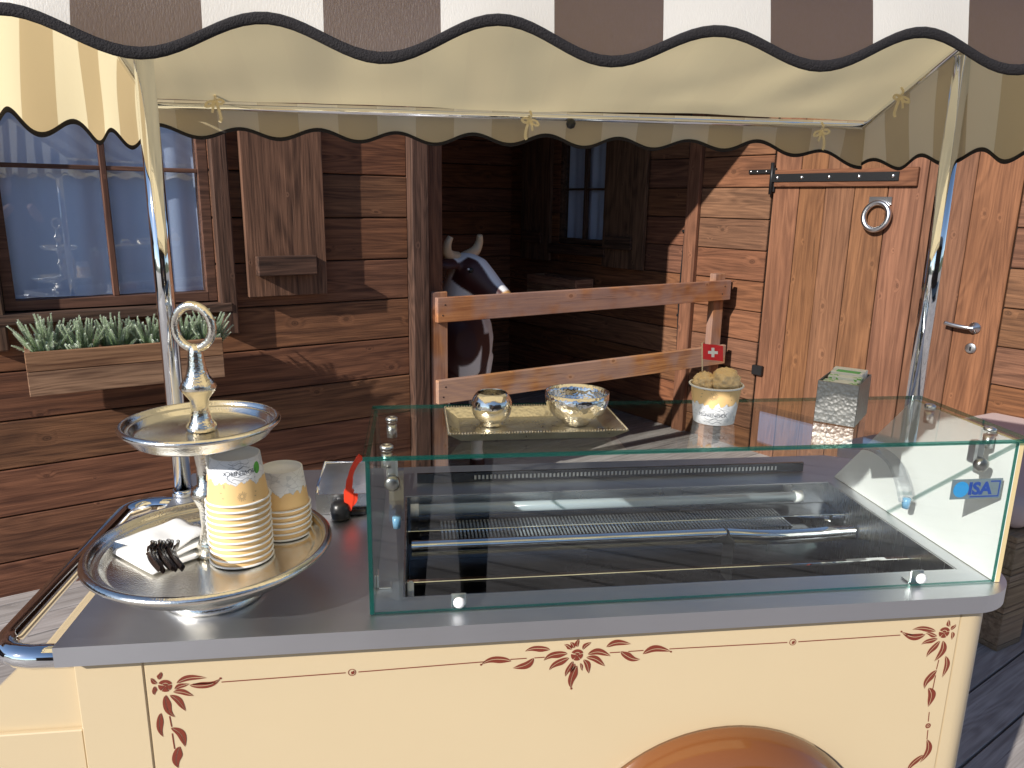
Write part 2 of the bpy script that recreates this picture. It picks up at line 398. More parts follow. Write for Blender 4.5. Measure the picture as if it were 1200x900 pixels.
def wall(name, base, x0, x1, z0, z1, mat, back=.10, holes=(), plank=None):
    mb = MB()
    xs = sorted({x0, x1, *[q for h in holes for q in (h[0], h[1])]}); zs = sorted({z0, z1, *[q for h in holes for q in (h[2], h[3])]})
    for i in range(len(xs)-1):
        for j in range(len(zs)-1):
            cx, cz = (xs[i]+xs[i+1])/2, (zs[j]+zs[j+1])/2
            if any(h[0] < cx < h[1] and h[2] < cz < h[3] for h in holes): continue
            mb.bx(xs[i], xs[i+1], zs[j], zs[j+1], -back, -.016)
    o = mb.build(name, M_DARK, chalet, base)
    for a, b in rows(z0, z1):
        segs = [(x0, x1)]
        for h in holes:
            if a < h[3]-.01 and b > h[2]+.01:
                if a < h[2]-.02 or b > h[3]+.02:
                    # plank that is notched by the opening: keep the piece above or below it
                    if a < h[2]-.02: hplank(o, base, h[0], h[1], a, h[2], mat)
                    if b > h[3]+.02: hplank(o, base, h[0], h[1], h[3], b, mat)
                ns = []
                for (p, q) in segs:
                    if h[0] <= p and h[1] >= q: continue
                    if h[1] <= p or h[0] >= q: ns.append((p, q)); continue
                    if h[0] > p: ns.append((p, h[0]))
                    if h[1] < q: ns.append((h[1], q))
                segs = ns
        for (p, q) in segs: hplank(o, base, p, q, a, b, mat)
    return o
wall('wall', ML, -1.9, 1.515, -.05, 2.62, W_LEFT, .12, [(-.085, .655, 1.10, 1.90)])
wall('wall', MR, -.272, .235, -.05, 2.62, W_RIGHT, .10)
wall('wall', MR, 1.545, 3.2, -.05, 2.62, W_RIGHT, .10)
wall('wall', MR, -2.5, -.372, -.05, 2.62, W_LEFT, .10, [(-1.64, -1.13, 1.21, 2.05)])
MBk = frame(dl, nl, nl*(OFF-2.25))
wall('wall', MBk, .9, 3.6, -.05, 2.62, W_LEFT, .08)
MIn = frame(-nl, dl, nl*OFF + dl*1.69)
wall('wall', MIn, .115, 2.25, -.05, 2.62, W_LEFT, .08)
# roof over the porch: an eave that runs out towards the right wall
mb = MB()
def slp(s, o, z): return ML @ V((s, z, o))
pts = [(-2.2, .09), (1.36, .09), (4.35, .735), (4.35, -2.6), (-2.2, -2.6)]
mb.add([slp(s, o, 2.51) for s, o in pts]+[slp(s, o, 2.66) for s, o in pts], [tuple(range(5)), tuple(range(5, 10))[::-1]] + [(i, i+5, (i+1) % 5+5, (i+1) % 5) for i in range(5)])
mb.build('roof', W_OLD, chalet)
# corner posts
vboard('post', 1.515, 1.600, -.05, 2.5, -.11, .055, W_OLD, chalet, ML, .005)
vboard('post', 1.602, 1.692, -.05, 2.5, -.12, .012, W_LEFT, chalet, ML, .004)
tube('sunlit_edge_strip', [slp(1.507, .048, -.02), slp(1.507, .048, 2.5)], .008, plain('sunlit_edge_orange', (.50, .20, .10), .55), chalet, n=8) if False else None  # disabled: orange strip standing in for the post's sunlit edge
vboard('post', -.370, -.274, -.05, 2.5, -.05, .03, W_RIGHT, chalet, MR, .004)

CURT = None
def curtain_mat():
    m, n, b, o = nodes('sky_tinted_curtain'); tc = N(n, 'ShaderNodeTexCoord')
    b.inputs['Base Color'].default_value = (.74, .79, .93, 1); b.inputs['Roughness'].default_value = .9; return m  # white curtain; the blue tint stands in for reflected sky
CURT = curtain_mat()
def curtain(parent, base, x0, x1, z0, z1, o, amp=.008, waves=4):
    n = 60; vs, fs = [], []
    for i in range(n+1):
        x = x0+(x1-x0)*i/n; d = amp*math.sin(waves*2*math.pi*i/n+.7*math.sin(i*.21))+amp*.5*math.sin(i*.63)
        vs += [(x, z0, o+d), (x, z1, o+d*.7)]
    for i in range(n): fs.append((2*i, 2*i+2, 2*i+3, 2*i+1))
    return obj('curtain', mk('curtain', vs, fs, CURT, True), parent, base)
def window(base, x0, x1, z0, z1, bars_z, mull, fmat, depth=.05, casing=None):
    mb = MB(); fwid = .035
    mb.bx(x0-fwid, x0, z0-fwid, z1+fwid, -.10, -.005); mb.bx(x1, x1+fwid, z0-fwid, z1+fwid, -.10, -.005)
    mb.bx(x0, x1, z0-fwid, z0, -.10, -.004); mb.bx(x0, x1, z1, z1+fwid, -.10, -.004)
    f = mb.build('window', fmat, chalet, base)
    for m_ in mull: vboard('bar', m_-.011, m_+.011, z0, z1, -.065, -.022, fmat, f, base, .003)
    ms = [x0]+list(mull)+[x1]
    for i in range(len(ms)-1):
        a = ms[i]+(.011 if i else 0); b = ms[i+1]-(.011 if i < len(ms)-2 else 0)
        zz = [z0]+list(bars_z)+[z1]
        for q in bars_z: box('bar', a, b, q-.008, q+.008, -.060, -.027, fmat, f, base, .002)
        for j in range(len(zz)-1):
            za = zz[j]+(.008 if j else 0); zb = zz[j+1]-(.008 if j < len(zz)-2 else 0)
            box('pane', a+.001, b-.001, za+.001, zb-.001, -.050, -.046, WGLASS, f, base, 0)
    curtain(f, base, x0-.02, x1+.02, z0-.02, z1+.02, -.085)
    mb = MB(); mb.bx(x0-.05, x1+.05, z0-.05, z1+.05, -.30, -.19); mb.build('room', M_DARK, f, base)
    return f
W_FR = wood('window_frame_timber', (.17, .072, .038), (.06, .025, .014), relief=.4, knot=.3)
wnd = window(ML, -.047, .617, 1.14, 1.86, [1.62], [.285], W_FR)
box('sill', -.13, .70, 1.06, 1.098, -.01, .05, W_OLD, wnd, ML, .004)
vboard('casing', .656, .722, .965, 2.0, -.004, .045, W_OLD, wnd, ML, .006)
vboard('casing', -.155, -.084, .965, 2.0, -.004, .045, W_OLD, wnd, ML, .006)
wnd2 = window(MR, -1.62, -1.15, 1.25, 2.01, [1.62], [-1.385], W_OLD)
box('sill', -1.70, -1.07, 1.13, 1.20, -.01, .06, W_OLD, wnd2, MR, .004)
# shutters
sh = vboard('shutter', .768, 1.104, 1.115, 2.0, .022, .052, W_SHUT, chalet, ML, .003)
box('batten', .800, 1.048, 1.205, 1.285, .053, .098, W_OLD, sh, ML, .004)
sh2 = vboard('shutter', -1.105, -.705, 1.065, 2.1, .02, .05, W_SHUT, chalet, MR, .003)
box('batten', -1.06, -.80, 1.20, 1.29, .051, .075, W_OLD, sh2, MR, .004)
sh3 = vboard('shutter', -2.06, -1.70, 1.065, 2.1, .02, .05, W_SHUT, chalet, MR, .003)
box('batten', -2.02, -1.78, 1.20, 1.29, .051, .075, W_OLD, sh3, MR, .004)
# plank door with strap hinge and ring
mb = MB(); mb.bx(.238, 1.114, -.04, 2.1, -.08, -.026); dr1 = mb.build('door', M_DARK, chalet, MR)
xb = [.246, .415, .575, .745, .925, 1.114]
for i in range(5):
    vboard('board', xb[i]+.002, xb[i+1]-.002, -.03, 2.05, -.025, random.uniform(-.003, .002), W_DOOR, dr1, MR, .003)
box('door_batten', .262, 1.075, 1.628, 1.722, .004, .024, W_DOOR, dr1, MR, .003)
box('hinge_strap', .250, .985, 1.655, 1.700, .025, .031, M_IRON, dr1, MR, .001)
box('hinge_plate', .075, .245, 1.705, 1.728, .004, .012, M_IRON, dr1, MR, .001)
lathe('hinge_pin', [(.011, -.095), (.011, .085)], M_IRON, dr1, MR @ Mx.Translation(V((.243, 1.68, .022))) @ Mx.Rotation(R(-90), 4, 'X'), 12)
box('hinge_leaf', .225, .262, 1.60, 1.735, .003, .016, M_IRON, dr1, MR, .001)
for x in (.285, .44, .605, .775, .955): lathe('bolt_head', [(.011, 0), (.011, .002), (.007, .006), (.001, .007)], M_ALU, dr1, MR @ Mx.Translation(V((x, 1.678, .031))), 12)
for x in (.09, .135, .195): lathe('bolt_head', [(.007, 0), (.006, .003), (.001, .004)], M_ALU, dr1, MR @ Mx.Translation(V((x, 1.7165, .012))), 10)
box('ring_plate', .835, .955, 1.535, 1.575, .003, .010, M_ALU, dr1, MR, .001)
tube('ring', [(.893+.066*math.cos(a), 1.475+.066*math.sin(a)*1.05, .030-.008*math.sin(a)) for a in [2*math.pi*k/36 for k in range(36)]], .0145, M_ALU, dr1, MR, 12, True)
box('lock_bracket', .23, .30, .50, .56, .003, .03, M_IRON, dr1, MR, .004)
# second door with lever handle
mb = MB(); mb.bx(1.116, 1.540, -.04, 2.1, -.08, -.026); dr2 = mb.build('door', M_DARK, chalet, MR)
for a, b in ((1.118, 1.335), (1.339, 1.538)):
    vboard('board', a, b, -.03, 2.05, -.025, random.uniform(-.002, .002), W_DOOR, dr2, MR, .004)
def rp(px, py):     # a point of the right wall seen at this place
    d = ray(px, py); return MR.inverted() @ (CAM + d*((PR0-CAM).dot(nr)/d.dot(nr)))
hq = rp(1143, 384)
lathe('handle_rose', [(.027, 0), (.027, .008), (.012, .01), (.012, .045), (.001, .046)], M_ALU, dr2, MR @ Mx.Translation(V((hq.x, hq.y, .003))), 20)
tube('lever_handle', spline([(hq.x, hq.y, .042), (hq.x-.03, hq.y+.002, .05), (hq.x-.08, hq.y+.006, .05), (hq.x-.125, hq.y+.012, .045)]), .0105, M_ALU, dr2, MR, 10)
kq = rp(1138, 408)
lathe('keyhole_rose', [(.026, 0), (.026, .006), (.022, .008), (.001, .008)], M_ALU, dr2, MR @ Mx.Translation(V((kq.x, kq.y, .003))), 20)
box('keyhole', kq.x-.004, kq.x+.004, kq.y-.012, kq.y+.008, .0115, .0125, BLACK, dr2, MR, 0)
# cable clipped down the porch wall
cp = [(-.385+.008*math.sin(z*5), z, .006) for z in [2.4-.08*k for k in range(30)]]
cb = tube('cable', cp, .005, BLACK, chalet, MR, 6)
for z in (1.34, .78, .42): box('cable_clip', -.40, -.372, z, z+.018, 0, .016, BLACK, cb, MR, .003)

# ------------------------------------------------------------------ unseen houses, added to cut sky light and darken reflections
def unseen_house(M, W, D, H, rh, label):
    b = empty('added_house', M @ V((0, 0, 0)), label, 'building')
    mb = MB(); mb.bx(-W/2, W/2, -D/2, D/2, -.05, H); mb.build('wall', W_OLD, b, M)
    mb = MB(); o_ = .7
    mb.add([(-W/2-o_, -D/2-o_, H-.25), (W/2+o_, -D/2-o_, H-.25), (W/2+o_, 0, H+rh), (-W/2-o_, 0, H+rh), (-W/2-o_, D/2+o_, H-.25), (W/2+o_, D/2+o_, H-.25)]+[(-W/2-o_, -D/2-o_, H-.05), (W/2+o_, -D/2-o_, H-.05), (W/2+o_, 0, H+rh+.2), (-W/2-o_, 0, H+rh+.2), (-W/2-o_, D/2+o_, H-.05), (W/2+o_, D/2+o_, H-.05)],
           [(0, 1, 2, 3), (3, 2, 5, 4), (9, 8, 7, 6), (10, 11, 8, 9), (0, 6, 7, 1), (4, 5, 11, 10), (0, 3, 9, 6), (3, 4, 10, 9), (1, 7, 8, 2), (2, 8, 11, 5)])
    mb.build('roof', plain('slate_roof_'+label[:4], (.07, .065, .065), .8), b, M)
    n = int(W//2.6)
    for k in range(n):
        x = -W/2+W*(k+.5)/n
        f = box('window', x-.5, x+.5, D/2, D/2+.05, .95, 2.15, W_SHUT, b, M, .01)
        for sx in (-1, 1): box('pane', x+sx*.235-.2, x+sx*.235+.2, D/2+.052, D/2+.058, 1.03, 2.07, plain('dark_pane', (.02, .025, .035), .05) if k == 0 and sx < 0 and 'dark_pane' not in bpy.data.materials else bpy.data.materials['dark_pane'], f, M, 0)
unseen_house(Mx.Translation(V((4.5, -11.5, 0))), 15, 5, 4.2, 1.6, 'long dark timber house across the square, mirrored in the metalware')
unseen_house(Mx.Translation(V((-12.5, 3.5, 0))) @ Mx.Rotation(R(-90), 4, 'Z'), 10, 5, 3.3, 1.2, 'low dark timber house beside the square, mirrored in the window')
# ------------------------------------------------------------------ fence across the porch
fence = empty('fence', ML @ V((2.64, 0, .02)), 'two-rail raw timber fence across the dark porch opening', 'fence')
for z0 in (.950, .545):
    vs, fs = [], []
    box('rail', 1.628, 3.655, z0, z0+.120, .050, .080, W_RAW, fence, ML, .003)
vboard('post', 1.612, 1.70, -.005, 1.094, -.0, .048, W_RAW, fence, ML, .004)
NAIL = plain('rusty_nail', (.05, .025, .015), .7)
for z0 in (.950, .545):
    for x, dz in ((1.655, .035), (1.668, .085), (3.58, .04), (3.60, .085)): lathe('nail', [(.0045, 0), (.004, .0015), (.001, .002)], NAIL, fence, ML @ Mx.Translation(V((x, z0+dz, .080))), 8)
vboard('post', 3.545, 3.635, -.005, 1.11, -.0, .048, W_RAW, fence, ML, .004)

# ------------------------------------------------------------------ window planters
def planter(base, x0, x1, z0, z1, o0, o1, label):
    p = empty('flower_box', base @ V(((x0+x1)/2, z0, (o0+o1)/2)), label, 'planter')
    zm = z0+(z1-z0)*.56; t = .018
    for a, b in ((z0, zm-.001), (zm+.001, z1)):
        box('front_board', x0, x1, a, b, o1-t, o1, W_BOXF, p, base, .002)
        box('back_board', x0, x1, a, b, o0, o0+t, W_BOXF, p, base, .002)
    Ry = Mx.Rotation(R(90), 4, 'Y')
    for xa in (x0+.0015, x1-t-.0015):
        obj('end_board', boxm(o1-o0-2*t-.002, z1-z0-.004, t, W_BOXF, .002, 1, 'end_board'), p, base @ Mx.Translation(V((xa+t/2, (z0+z1)/2, (o0+o1)/2))) @ Ry)
    mb = MB(); mb.bx(x0+t+.003, x1-t-.003, z0+.004, z1-.035, o0+t+.001, o1-t-.001)
    mb.build('soil', plain('potting_soil_'+label[:5], (.03, .02, .014), .95, bumps=(60, 1, .01)), p, base)
    return p
planter(ML, -.040, .606, .838, .992, .062, .262, 'oblong wooden flower box of heather under the bright left window')
planter(MR, -1.72, -1.16, .83, .97, .065, .25, 'empty wooden flower box in the shade under the porch window')
HEA = None
def heather_mat():
    m, n, b, o = nodes('heather_leaf'); at = N(n, 'ShaderNodeAttribute', attribute_name='tip')
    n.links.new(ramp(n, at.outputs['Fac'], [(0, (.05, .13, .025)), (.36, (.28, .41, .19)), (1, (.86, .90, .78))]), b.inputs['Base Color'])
    b.inputs['Roughness'].default_value = .75; return m
HEA = heather_mat()
def heather(s, o, z, seed, label, spread=.075, h=.15, n=64):
    rd = random.Random(seed); vs, fs, tp = [], [], []
    for k in range(n):
        a = rd.uniform(0, 6.283); rr = rd.random()**.6; L = h*rd.uniform(.42, 1.08)*(1-.22*rr)
        b0 = V((math.cos(a)*rr*.035, math.sin(a)*rr*.03, 0))
        lean = rr*spread*rd.uniform(.6, 1.3)
        tip = b0 + V((math.cos(a)*lean, math.sin(a)*lean*.8, L))
        mid = b0.lerp(tip, .5)+V((math.cos(a)*-lean*.12+rd.uniform(-.012, .012), math.sin(a)*-lean*.12+rd.uniform(-.012, .012), L*.08))
        pts = bez([b0, mid, tip], 16)
        ne = 22
        for q in range(ne*7):
            t = .10+.9*(q/(ne*7)); i = min(int(t*16), 15); p = pts[i].lerp(pts[i+1], t*16-i); d = (pts[i+1]-pts[i]).normalized()
            an = q*2.4; sd = V((math.cos(an), math.sin(an), 0)); sd = (sd-d*sd.dot(d)).normalized(); side = d.cross(sd)
            ln = .0135*(1.05-.70*t**2)*rd.uniform(.8, 1.2); wd = .0021
            e = p+sd*ln*.8+d*ln*.75
            i0 = len(vs); vs += [p+side*wd, p-side*wd, e]; fs.append((i0, i0+1, i0+2))
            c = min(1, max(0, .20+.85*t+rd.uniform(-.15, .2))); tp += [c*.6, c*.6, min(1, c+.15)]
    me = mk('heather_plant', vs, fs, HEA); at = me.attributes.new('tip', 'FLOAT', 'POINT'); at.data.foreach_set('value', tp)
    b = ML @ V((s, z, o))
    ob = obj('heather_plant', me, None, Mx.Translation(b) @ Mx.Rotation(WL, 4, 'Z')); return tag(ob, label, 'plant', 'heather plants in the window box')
hs_ = [(.03, .17, 'silvery heather plant at the outer end of the window box, leaning out'), (.145, .15, 'silvery heather plant in the window box, second from its outer end'),
       (.255, .165, 'bushy green-white heather plant in the middle of the window box'), (.365, .15, 'silvery heather plant in the window box beside the chrome pole'),
       (.47, .16, 'heather plant in the window box seen beside the chrome pole towards the shutter'), (.565, .155, 'heather plant seen through the silver ring handle, at the shutter end of the window box')]
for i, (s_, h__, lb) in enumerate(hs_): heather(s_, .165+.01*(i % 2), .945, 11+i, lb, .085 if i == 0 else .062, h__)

# ------------------------------------------------------------------ the cow statue
def cow():
    parts = []
    def loft(rings, n=20):
        vs, fs = [], []
        for (c, ax, ra, rb, upv) in rings:
            c = V(c); ax = V(ax).normalized(); u = V(upv); u = (u-ax*u.dot(ax)).normalized(); s = ax.cross(u)
            for k in range(n):
                a = 2*math.pi*k/n; vs.append(c+s*math.cos(a)*ra+u*math.sin(a)*rb)
        for i in range(len(rings)-1):
            for k in range(n):
                a, b = i*n+k, i*n+(k+1) % n; fs.append((a, b, b+n, a+n))
        fs.append(tuple(range(n))[::-1]); fs.append(tuple((len(rings)-1)*n+k for k in range(n)))
        parts.append((vs, fs))
    Zv = (0, 0, 1)
    # body along -x (tail) to +x (chest)
    loft([((-1.08, 0, .90), (1, 0, 0), .06, .08, Zv), ((-1.02, 0, .88), (1, 0, 0), .17, .17, Zv), ((-.80, 0, .84), (1, 0, 0), .225, .235, Zv), ((-.45, 0, .80), (1, 0, 0), .25, .26, Zv),
          ((-.15, 0, .80), (1, 0, 0), .225, .27, Zv), ((.0, 0, .80), (1, 0, .1), .20, .26, Zv), ((.09, 0, .79), (1, 0, .2), .15, .20, Zv), ((.14, 0, .79), (1, 0, .2), .06, .09, Zv)])
    loft([((-.16, 0, .86), (.4, 0, .8), .17, .20, (1, 0, 0)), ((-.06, 0, .98), (.4, 0, .8), .13, .175, (1, 0, 0)), ((.02, 0, 1.10), (.4, 0, .8), .10, .13, (1, 0, 0)), ((.06, 0, 1.19), (.4, 0, .8), .08, .09, (1, 0, 0))])
    HT = R(40); ch_, sh_ = math.cos(HT), math.sin(HT)
    hx = V((.83*ch_, .83*sh_, -.558)); hs = V((-sh_, ch_, 0)); hup = hs.cross(hx)*-1
    if hup.z < 0: hup = -hup
    H = V((.045, 0, 1.225))
    for_ = [(-.04, .055, .055), (.02, .098, .088), (.09, .100, .105), (.17, .080, .092), (.25, .064, .074), (.32, .062, .064), (.365, .056, .054), (.39, .034, .035)]
    loft([(H+hx*d, hx, a, b, hup) for d, a, b in for_])
    for s in (-1, 1):
        x0 = -.04
        loft([((x0, s*.115, .70), (0, 0, -1), .095, .11, (1, 0, 0)), ((x0+.01, s*.115, .55), (0, 0, -1), .070, .078, (1, 0, 0)), ((x0+.015, s*.11, .36), (0, 0, -1), .046, .052, (1, 0, 0)),
              ((x0+.02, s*.11, .30), (0, 0, -1), .048, .052, (1, 0, 0)), ((x0+.01, s*.11, .12), (0, 0, -1), .034, .036, (1, 0, 0)), ((x0+.015, s*.11, .06), (0, 0, -1), .044, .05, (1, 0, 0)), ((x0+.02, s*.11, 0), (0, 0, -1), .048, .058, (1, 0, 0))])
        loft([((-.86, s*.125, .80), (0, 0, -1), .09, .17, (1, 0, 0)), ((-.86, s*.13, .60), (.1, 0, -1), .07, .11, (1, 0, 0)), ((-.95, s*.125, .39), (-.2, 0, -1), .045, .058, (1, 0, 0)),
              ((-.94, s*.12, .30), (0, 0, -1), .04, .05, (1, 0, 0)), ((-.91, s*.12, .12), (0, 0, -1), .034, .037, (1, 0, 0)), ((-.90, s*.12, .06), (0, 0, -1), .044, .05, (1, 0, 0)), ((-.89, s*.12, 0), (0, 0, -1), .048, .058, (1, 0, 0))])
        E0 = H+hx*.015
        loft([(E0+hs*s*.06+hup*.025, hs*s, .03, .025, hup), (E0+hs*s*.125+hup*.02-hx*.01, hs*s, .046, .022, hup), (E0+hs*s*.18+hup*.010-hx*.02, hs*s, .038, .018, hup), (E0+hs*s*.212-hx*.025, hs*s, .012, .010, hup)])
    mb = MB()
    for vs, fs in parts: mb.add(vs, fs)
    me = mk('cowraw', mb.v, mb.f, M_DARK)
    o = bpy.data.objects.new('cowtmp', me); COL.objects.link(o)
    md = o.modifiers.new('r', 'REMESH'); md.mode = 'VOXEL'; md.voxel_size = .009
    sm = o.modifiers.new('s', 'SMOOTH'); sm.iterations = 9; sm.factor = .6
    dg = bpy.context.evaluated_depsgraph_get(); out = bpy.data.meshes.new_from_object(o.evaluated_get(dg)); bpy.data.objects.remove(o)
    out.name = 'cow_statue'; out.materials.clear()
    m, n, b, oo = nodes('painted_cow'); at = N(n, 'ShaderNodeAttribute', attribute_name='coat'); n.links.new(at.outputs['Color'], b.inputs['Base Color']); b.inputs['Roughness'].default_value = .5
    out.materials.append(m); out.polygons.foreach_set('use_smooth', [True]*len(out.polygons))
    ca = out.color_attributes.new('coat', 'FLOAT_COLOR', 'POINT'); cols = []
    def sst(x, e=.005): t = max(0., min(1., x/(2*e)+.5)); return t*t*(3-2*t)
    for v in out.vertices:
        p = v.co; q = p-H; d = q.dot(hx); u = q.dot(hup); s = q.dot(hs)
        nz = .014*mn.noise(p*7)
        m_ = 0.
        inhead = p.z > .93 and d > -.06 and abs(s) < .24 and u > -.13 and (p.x > .06 or p.z > 1.12)
        if inhead:
            # brown sides round the eyes, white blaze down the nose
            a = abs(s)-(.043+.10*max(0, .07-d)-.06*max(0, d-.2))+nz*.5
            m_ = min(sst(a), sst(d-.03+nz), sst(.315-d), sst(u+.072))
            m_ = max(m_, sst(abs(s)-.112))
        else:
            if p.x > -.22 and p.z < 1.06:
                w1 = .145-math.hypot((p.y+.01)*1.1, (p.z-.86)*.8)+nz*1.6
                w2 = .034-abs(p.y-.115+nz)+min(0, (p.z-.57))*1
                w3 = .045-abs(p.y+.085+nz*.8)+min(0, (p.z-.55))*1
                w2 = min(w2, .84-p.z); w3 = min(w3, .86-p.z)
                m_ = max(sst(w1), sst(w2), sst(w3))
            elif p.x < -.25: m_ = sst(mn.noise(p*2.6+V((3, 1, 7)))*.1)
            if p.z < .06: m_ = 1
        c0_, c1_ = (.88, .87, .86), (.055, .013, .012)
        c = [c0_[i]*(1-m_)+c1_[i]*m_ for i in range(3)]
        if inhead:
            k_ = sst(d-.312); c = [c[i]*(1-k_)+(.58, .31, .11)[i]*k_ for i in range(3)]
        cols += [*c, 1]
    ca.data.foreach_set('color', cols)
    return out, H, hx, hup, hs
cme, cH, chx, chup, chs = cow()
ce = ML @ V((2.03, 0, -.45))
CROT = R(-78)
COWM = Mx.Translation(V((.250, 4.13, 0))) @ Mx.Rotation(CROT, 4, 'Z') @ Mx.Diagonal(V((.97, .97, .97, 1)))
cow_o = obj('cow_statue', cme, None, COWM)
tag(cow_o, 'life-like white and dark brown cow statue looking out of the porch over the fence', 'statue')
HORN = plain('horn', (.66, .52, .34), .4)
for s in (-1, 1):
    Hh = lambda a, b, c: cH+chs*(s*a)+V((0, 0, b))+V((chx.x, chx.y, 0))*c
    pts = spline([Hh(.040, .035, -.01), Hh(.095, .048, -.015), Hh(.140, .072, -.005), Hh(.155, .115, .01), Hh(.142, .155, .025)], 6); rr = [.036-.020*(i/(len(pts)-1))**1.4 for i in range(len(pts))]
    tube('horn', pts, rr, HORN, cow_o, COWM, 14)
    ep = cH+chx*.105+chup*.045+chs*(s*.084)
    lathe('eye', [(.001, -.016), (.012, -.011), (.016, 0), (.012, .011), (.001, .016)], BLACK, cow_o, COWM @ Mx.Translation(ep), 14)
    lathe('eye_white', [(.001, -.007), (.009, -.004), (.011, 0), (.009, .004), (.001, .007)], WHITE, cow_o, COWM @ Mx.Translation(ep+chx*-.010+chs*(s*.007)), 10)

# ------------------------------------------------------------------ the ice cream cart
CT = .94                                     # counter height
cart = empty('ice_cream_cart', (.22, 1.28, 0), 'cream ice cream cart with steel counter, glass display case and striped scalloped canopy', 'cart')
# counter top with the well cut out
WX0, WX1, WY0, WY1 = -.024, .885, 1.034, 1.435
outl = [(-.48, .948), (.86, .948)] + [(.86+.092*math.sin(a), 1.04-.092*math.cos(a)) for a in [R(q) for q in range(8, 85, 8)]] + [(.962, 1.10), (1.03, 1.22), (1.075, 1.34), (1.085, 1.45), (1.05, 1.56), (.97, 1.605), (-.48, 1.605)]
bm = bmesh.new(); loops = []
for lp in (outl, [(WX0, WY0), (WX1, WY0), (WX1, WY1), (WX0, WY1)]):
    vs = [bm.verts.new((x, y, CT)) for x, y in lp]; loops.append([bm.edges.new((vs[i], vs[(i+1) % len(vs)])) for i in range(len(vs))])
bmesh.ops.triangle_fill(bm, edges=bm.edges[:], use_beauty=True)
r_ = bmesh.ops.extrude_face_region(bm, geom=bm.faces[:])
for e in r_['geom']:
    if isinstance(e, bmesh.types.BMVert): e.co.z = CT-.029
obj('countertop', bm_mesh('countertop', bm, STEEL), cart)
# body panels
FPY = .972
def panel(name, prof, z0, z1, mat, parent=cart, close=False):      # an upright sheet following a plan outline
    vs, fs = [], []; n = len(prof)
    for x, y in prof: vs += [(x, y, z0), (x, y, z1)]
    for i in range(n if close else n-1):
        j = (i+1) % n; fs.append((2*i, 2*j, 2*j+1, 2*i+1))
    return obj(name, mk(name, vs, fs, mat, False), parent)
core = MB(); core.bx(-.455, .86, .985, 1.56, .22, .78); core.bx(-.455, -.04, .985, 1.56, .781, .905); core.bx(-.039, .86, .985, 1.02, .781, .905); core.bx(-.039, .86, 1.445, 1.56, .781, .905); core.build('body', CREAM, cart)
fpn = box('front_panel', -.3768, .8512, FPY, FPY+.002, .22, .9105, CREAM, cart, None, .0006)
box('corner_panel', -.468, -.3795, FPY, FPY+.012, .22, .9105, CREAM, cart, None, .0015)
pf = [(.8535, FPY), (.868, FPY)] + [(.868+.05*math.sin(R(a)), FPY+.05-.05*math.cos(R(a))) for a in range(10, 91, 10)] + [(.93, 1.12), (.95, 1.3), (.95, 1.55), (.86, 1.56)]
cp_ = panel('corner_panel', pf, .22, .9105, CREAM); cp_.data.polygons.foreach_set('use_smooth', [True]*len(cp_.data.polygons))
box('side_ledge', -.526, -.462, 1.012, 1.56, .55, .904, CREAM, cart, None, .006, 2)
mb = MB(); P_ = [(-.469, .909), (-.515, .909), (-.545, .889), (-.75, .69), (-.75, .30), (-.469, .30)]
mb.add([(x, .986, z) for x, z in P_]+[(x, 1.01, z) for x, z in P_], [tuple(range(6)), tuple(range(6, 12))[::-1]]+[(i, i+6, (i+1) % 6+6, (i+1) % 6) for i in range(6)])
mb.build('side_wing', CREAM, cart)
box('lower_side_panel', -.748, -.470, .977, .985, .30, .792, CREAM, cart, None, .0015)
for x in (-.36, .105, .78): lathe('screw_head', [(.0055, 0), (.005, .003), (.001, .004)], BLACK, cart, Mx.Translation(V((x, FPY-.001, .9075))) @ Mx.Rotation(R(90), 4, 'X'), 10)
for x in (-.378, .852): box('seam_strip', x-.008, x+.008, FPY+.0022, FPY+.0085, .22, .909, CREAM, cart, None, 0) if x > 0 else box('seam_strip', -.3793, -.366, FPY+.0024, FPY+.008, .22, .909, CREAM, cart, None, 0)
# push handle
hp = [(-.455, .992, .900), (-.53, .992, .902)] + [(-.53-.05*math.sin(R(a)), 1.042-.05*math.cos(R(a)), .903) for a in range(15, 91, 15)] + [(-.58, 1.25, .905), (-.58, 1.47, .905)] + [(-.53-.05*math.cos(R(a)), 1.47+.05*math.sin(R(a)), .905) for a in range(15, 91, 15)] + [(-.455, 1.52, .905)]
tube('push_handle', hp, .0165, CHROME, cart, None, 18)
# wheel cover
WCX, WCZ, WR_ = .478, .462, .262
prof = [(WR_, 0), (WR_, .008), (WR_*.985, .022), (WR_*.95, .040), (WR_*.89, .055), (WR_*.865, .058), (WR_*.85, .056), (WR_*.80, .062), (WR_*.72, .069), (WR_*.70, .067), (WR_*.55, .075), (WR_*.3, .082), (.02, .085)]
lathe('wheel_cover', prof, M_FEND, cart, Mx.Translation(V((WCX, FPY-.001, WCZ))) @ Mx.Rotation(R(90), 4, 'X'), 72)
# wheels
for y in (1.06, 1.50):
    wv, wf = tube_v([(WCX+.20*math.cos(a), y, .215+.20*math.sin(a)) for a in [2*math.pi*k/36 for k in range(36)]], .017, 10, True)
    obj('wheel', mk('wheel', wv, wf, BLACK, True), cart)
for y in (1.1, 1.45): lathe('castor', [(.001, -.02), (.07, -.02), (.075, 0), (.07, .02), (.001, .02)], BLACK, cart, Mx.Translation(V((-.38, y, .076))) @ Mx.Rotation(R(90), 4, 'X'), 20)

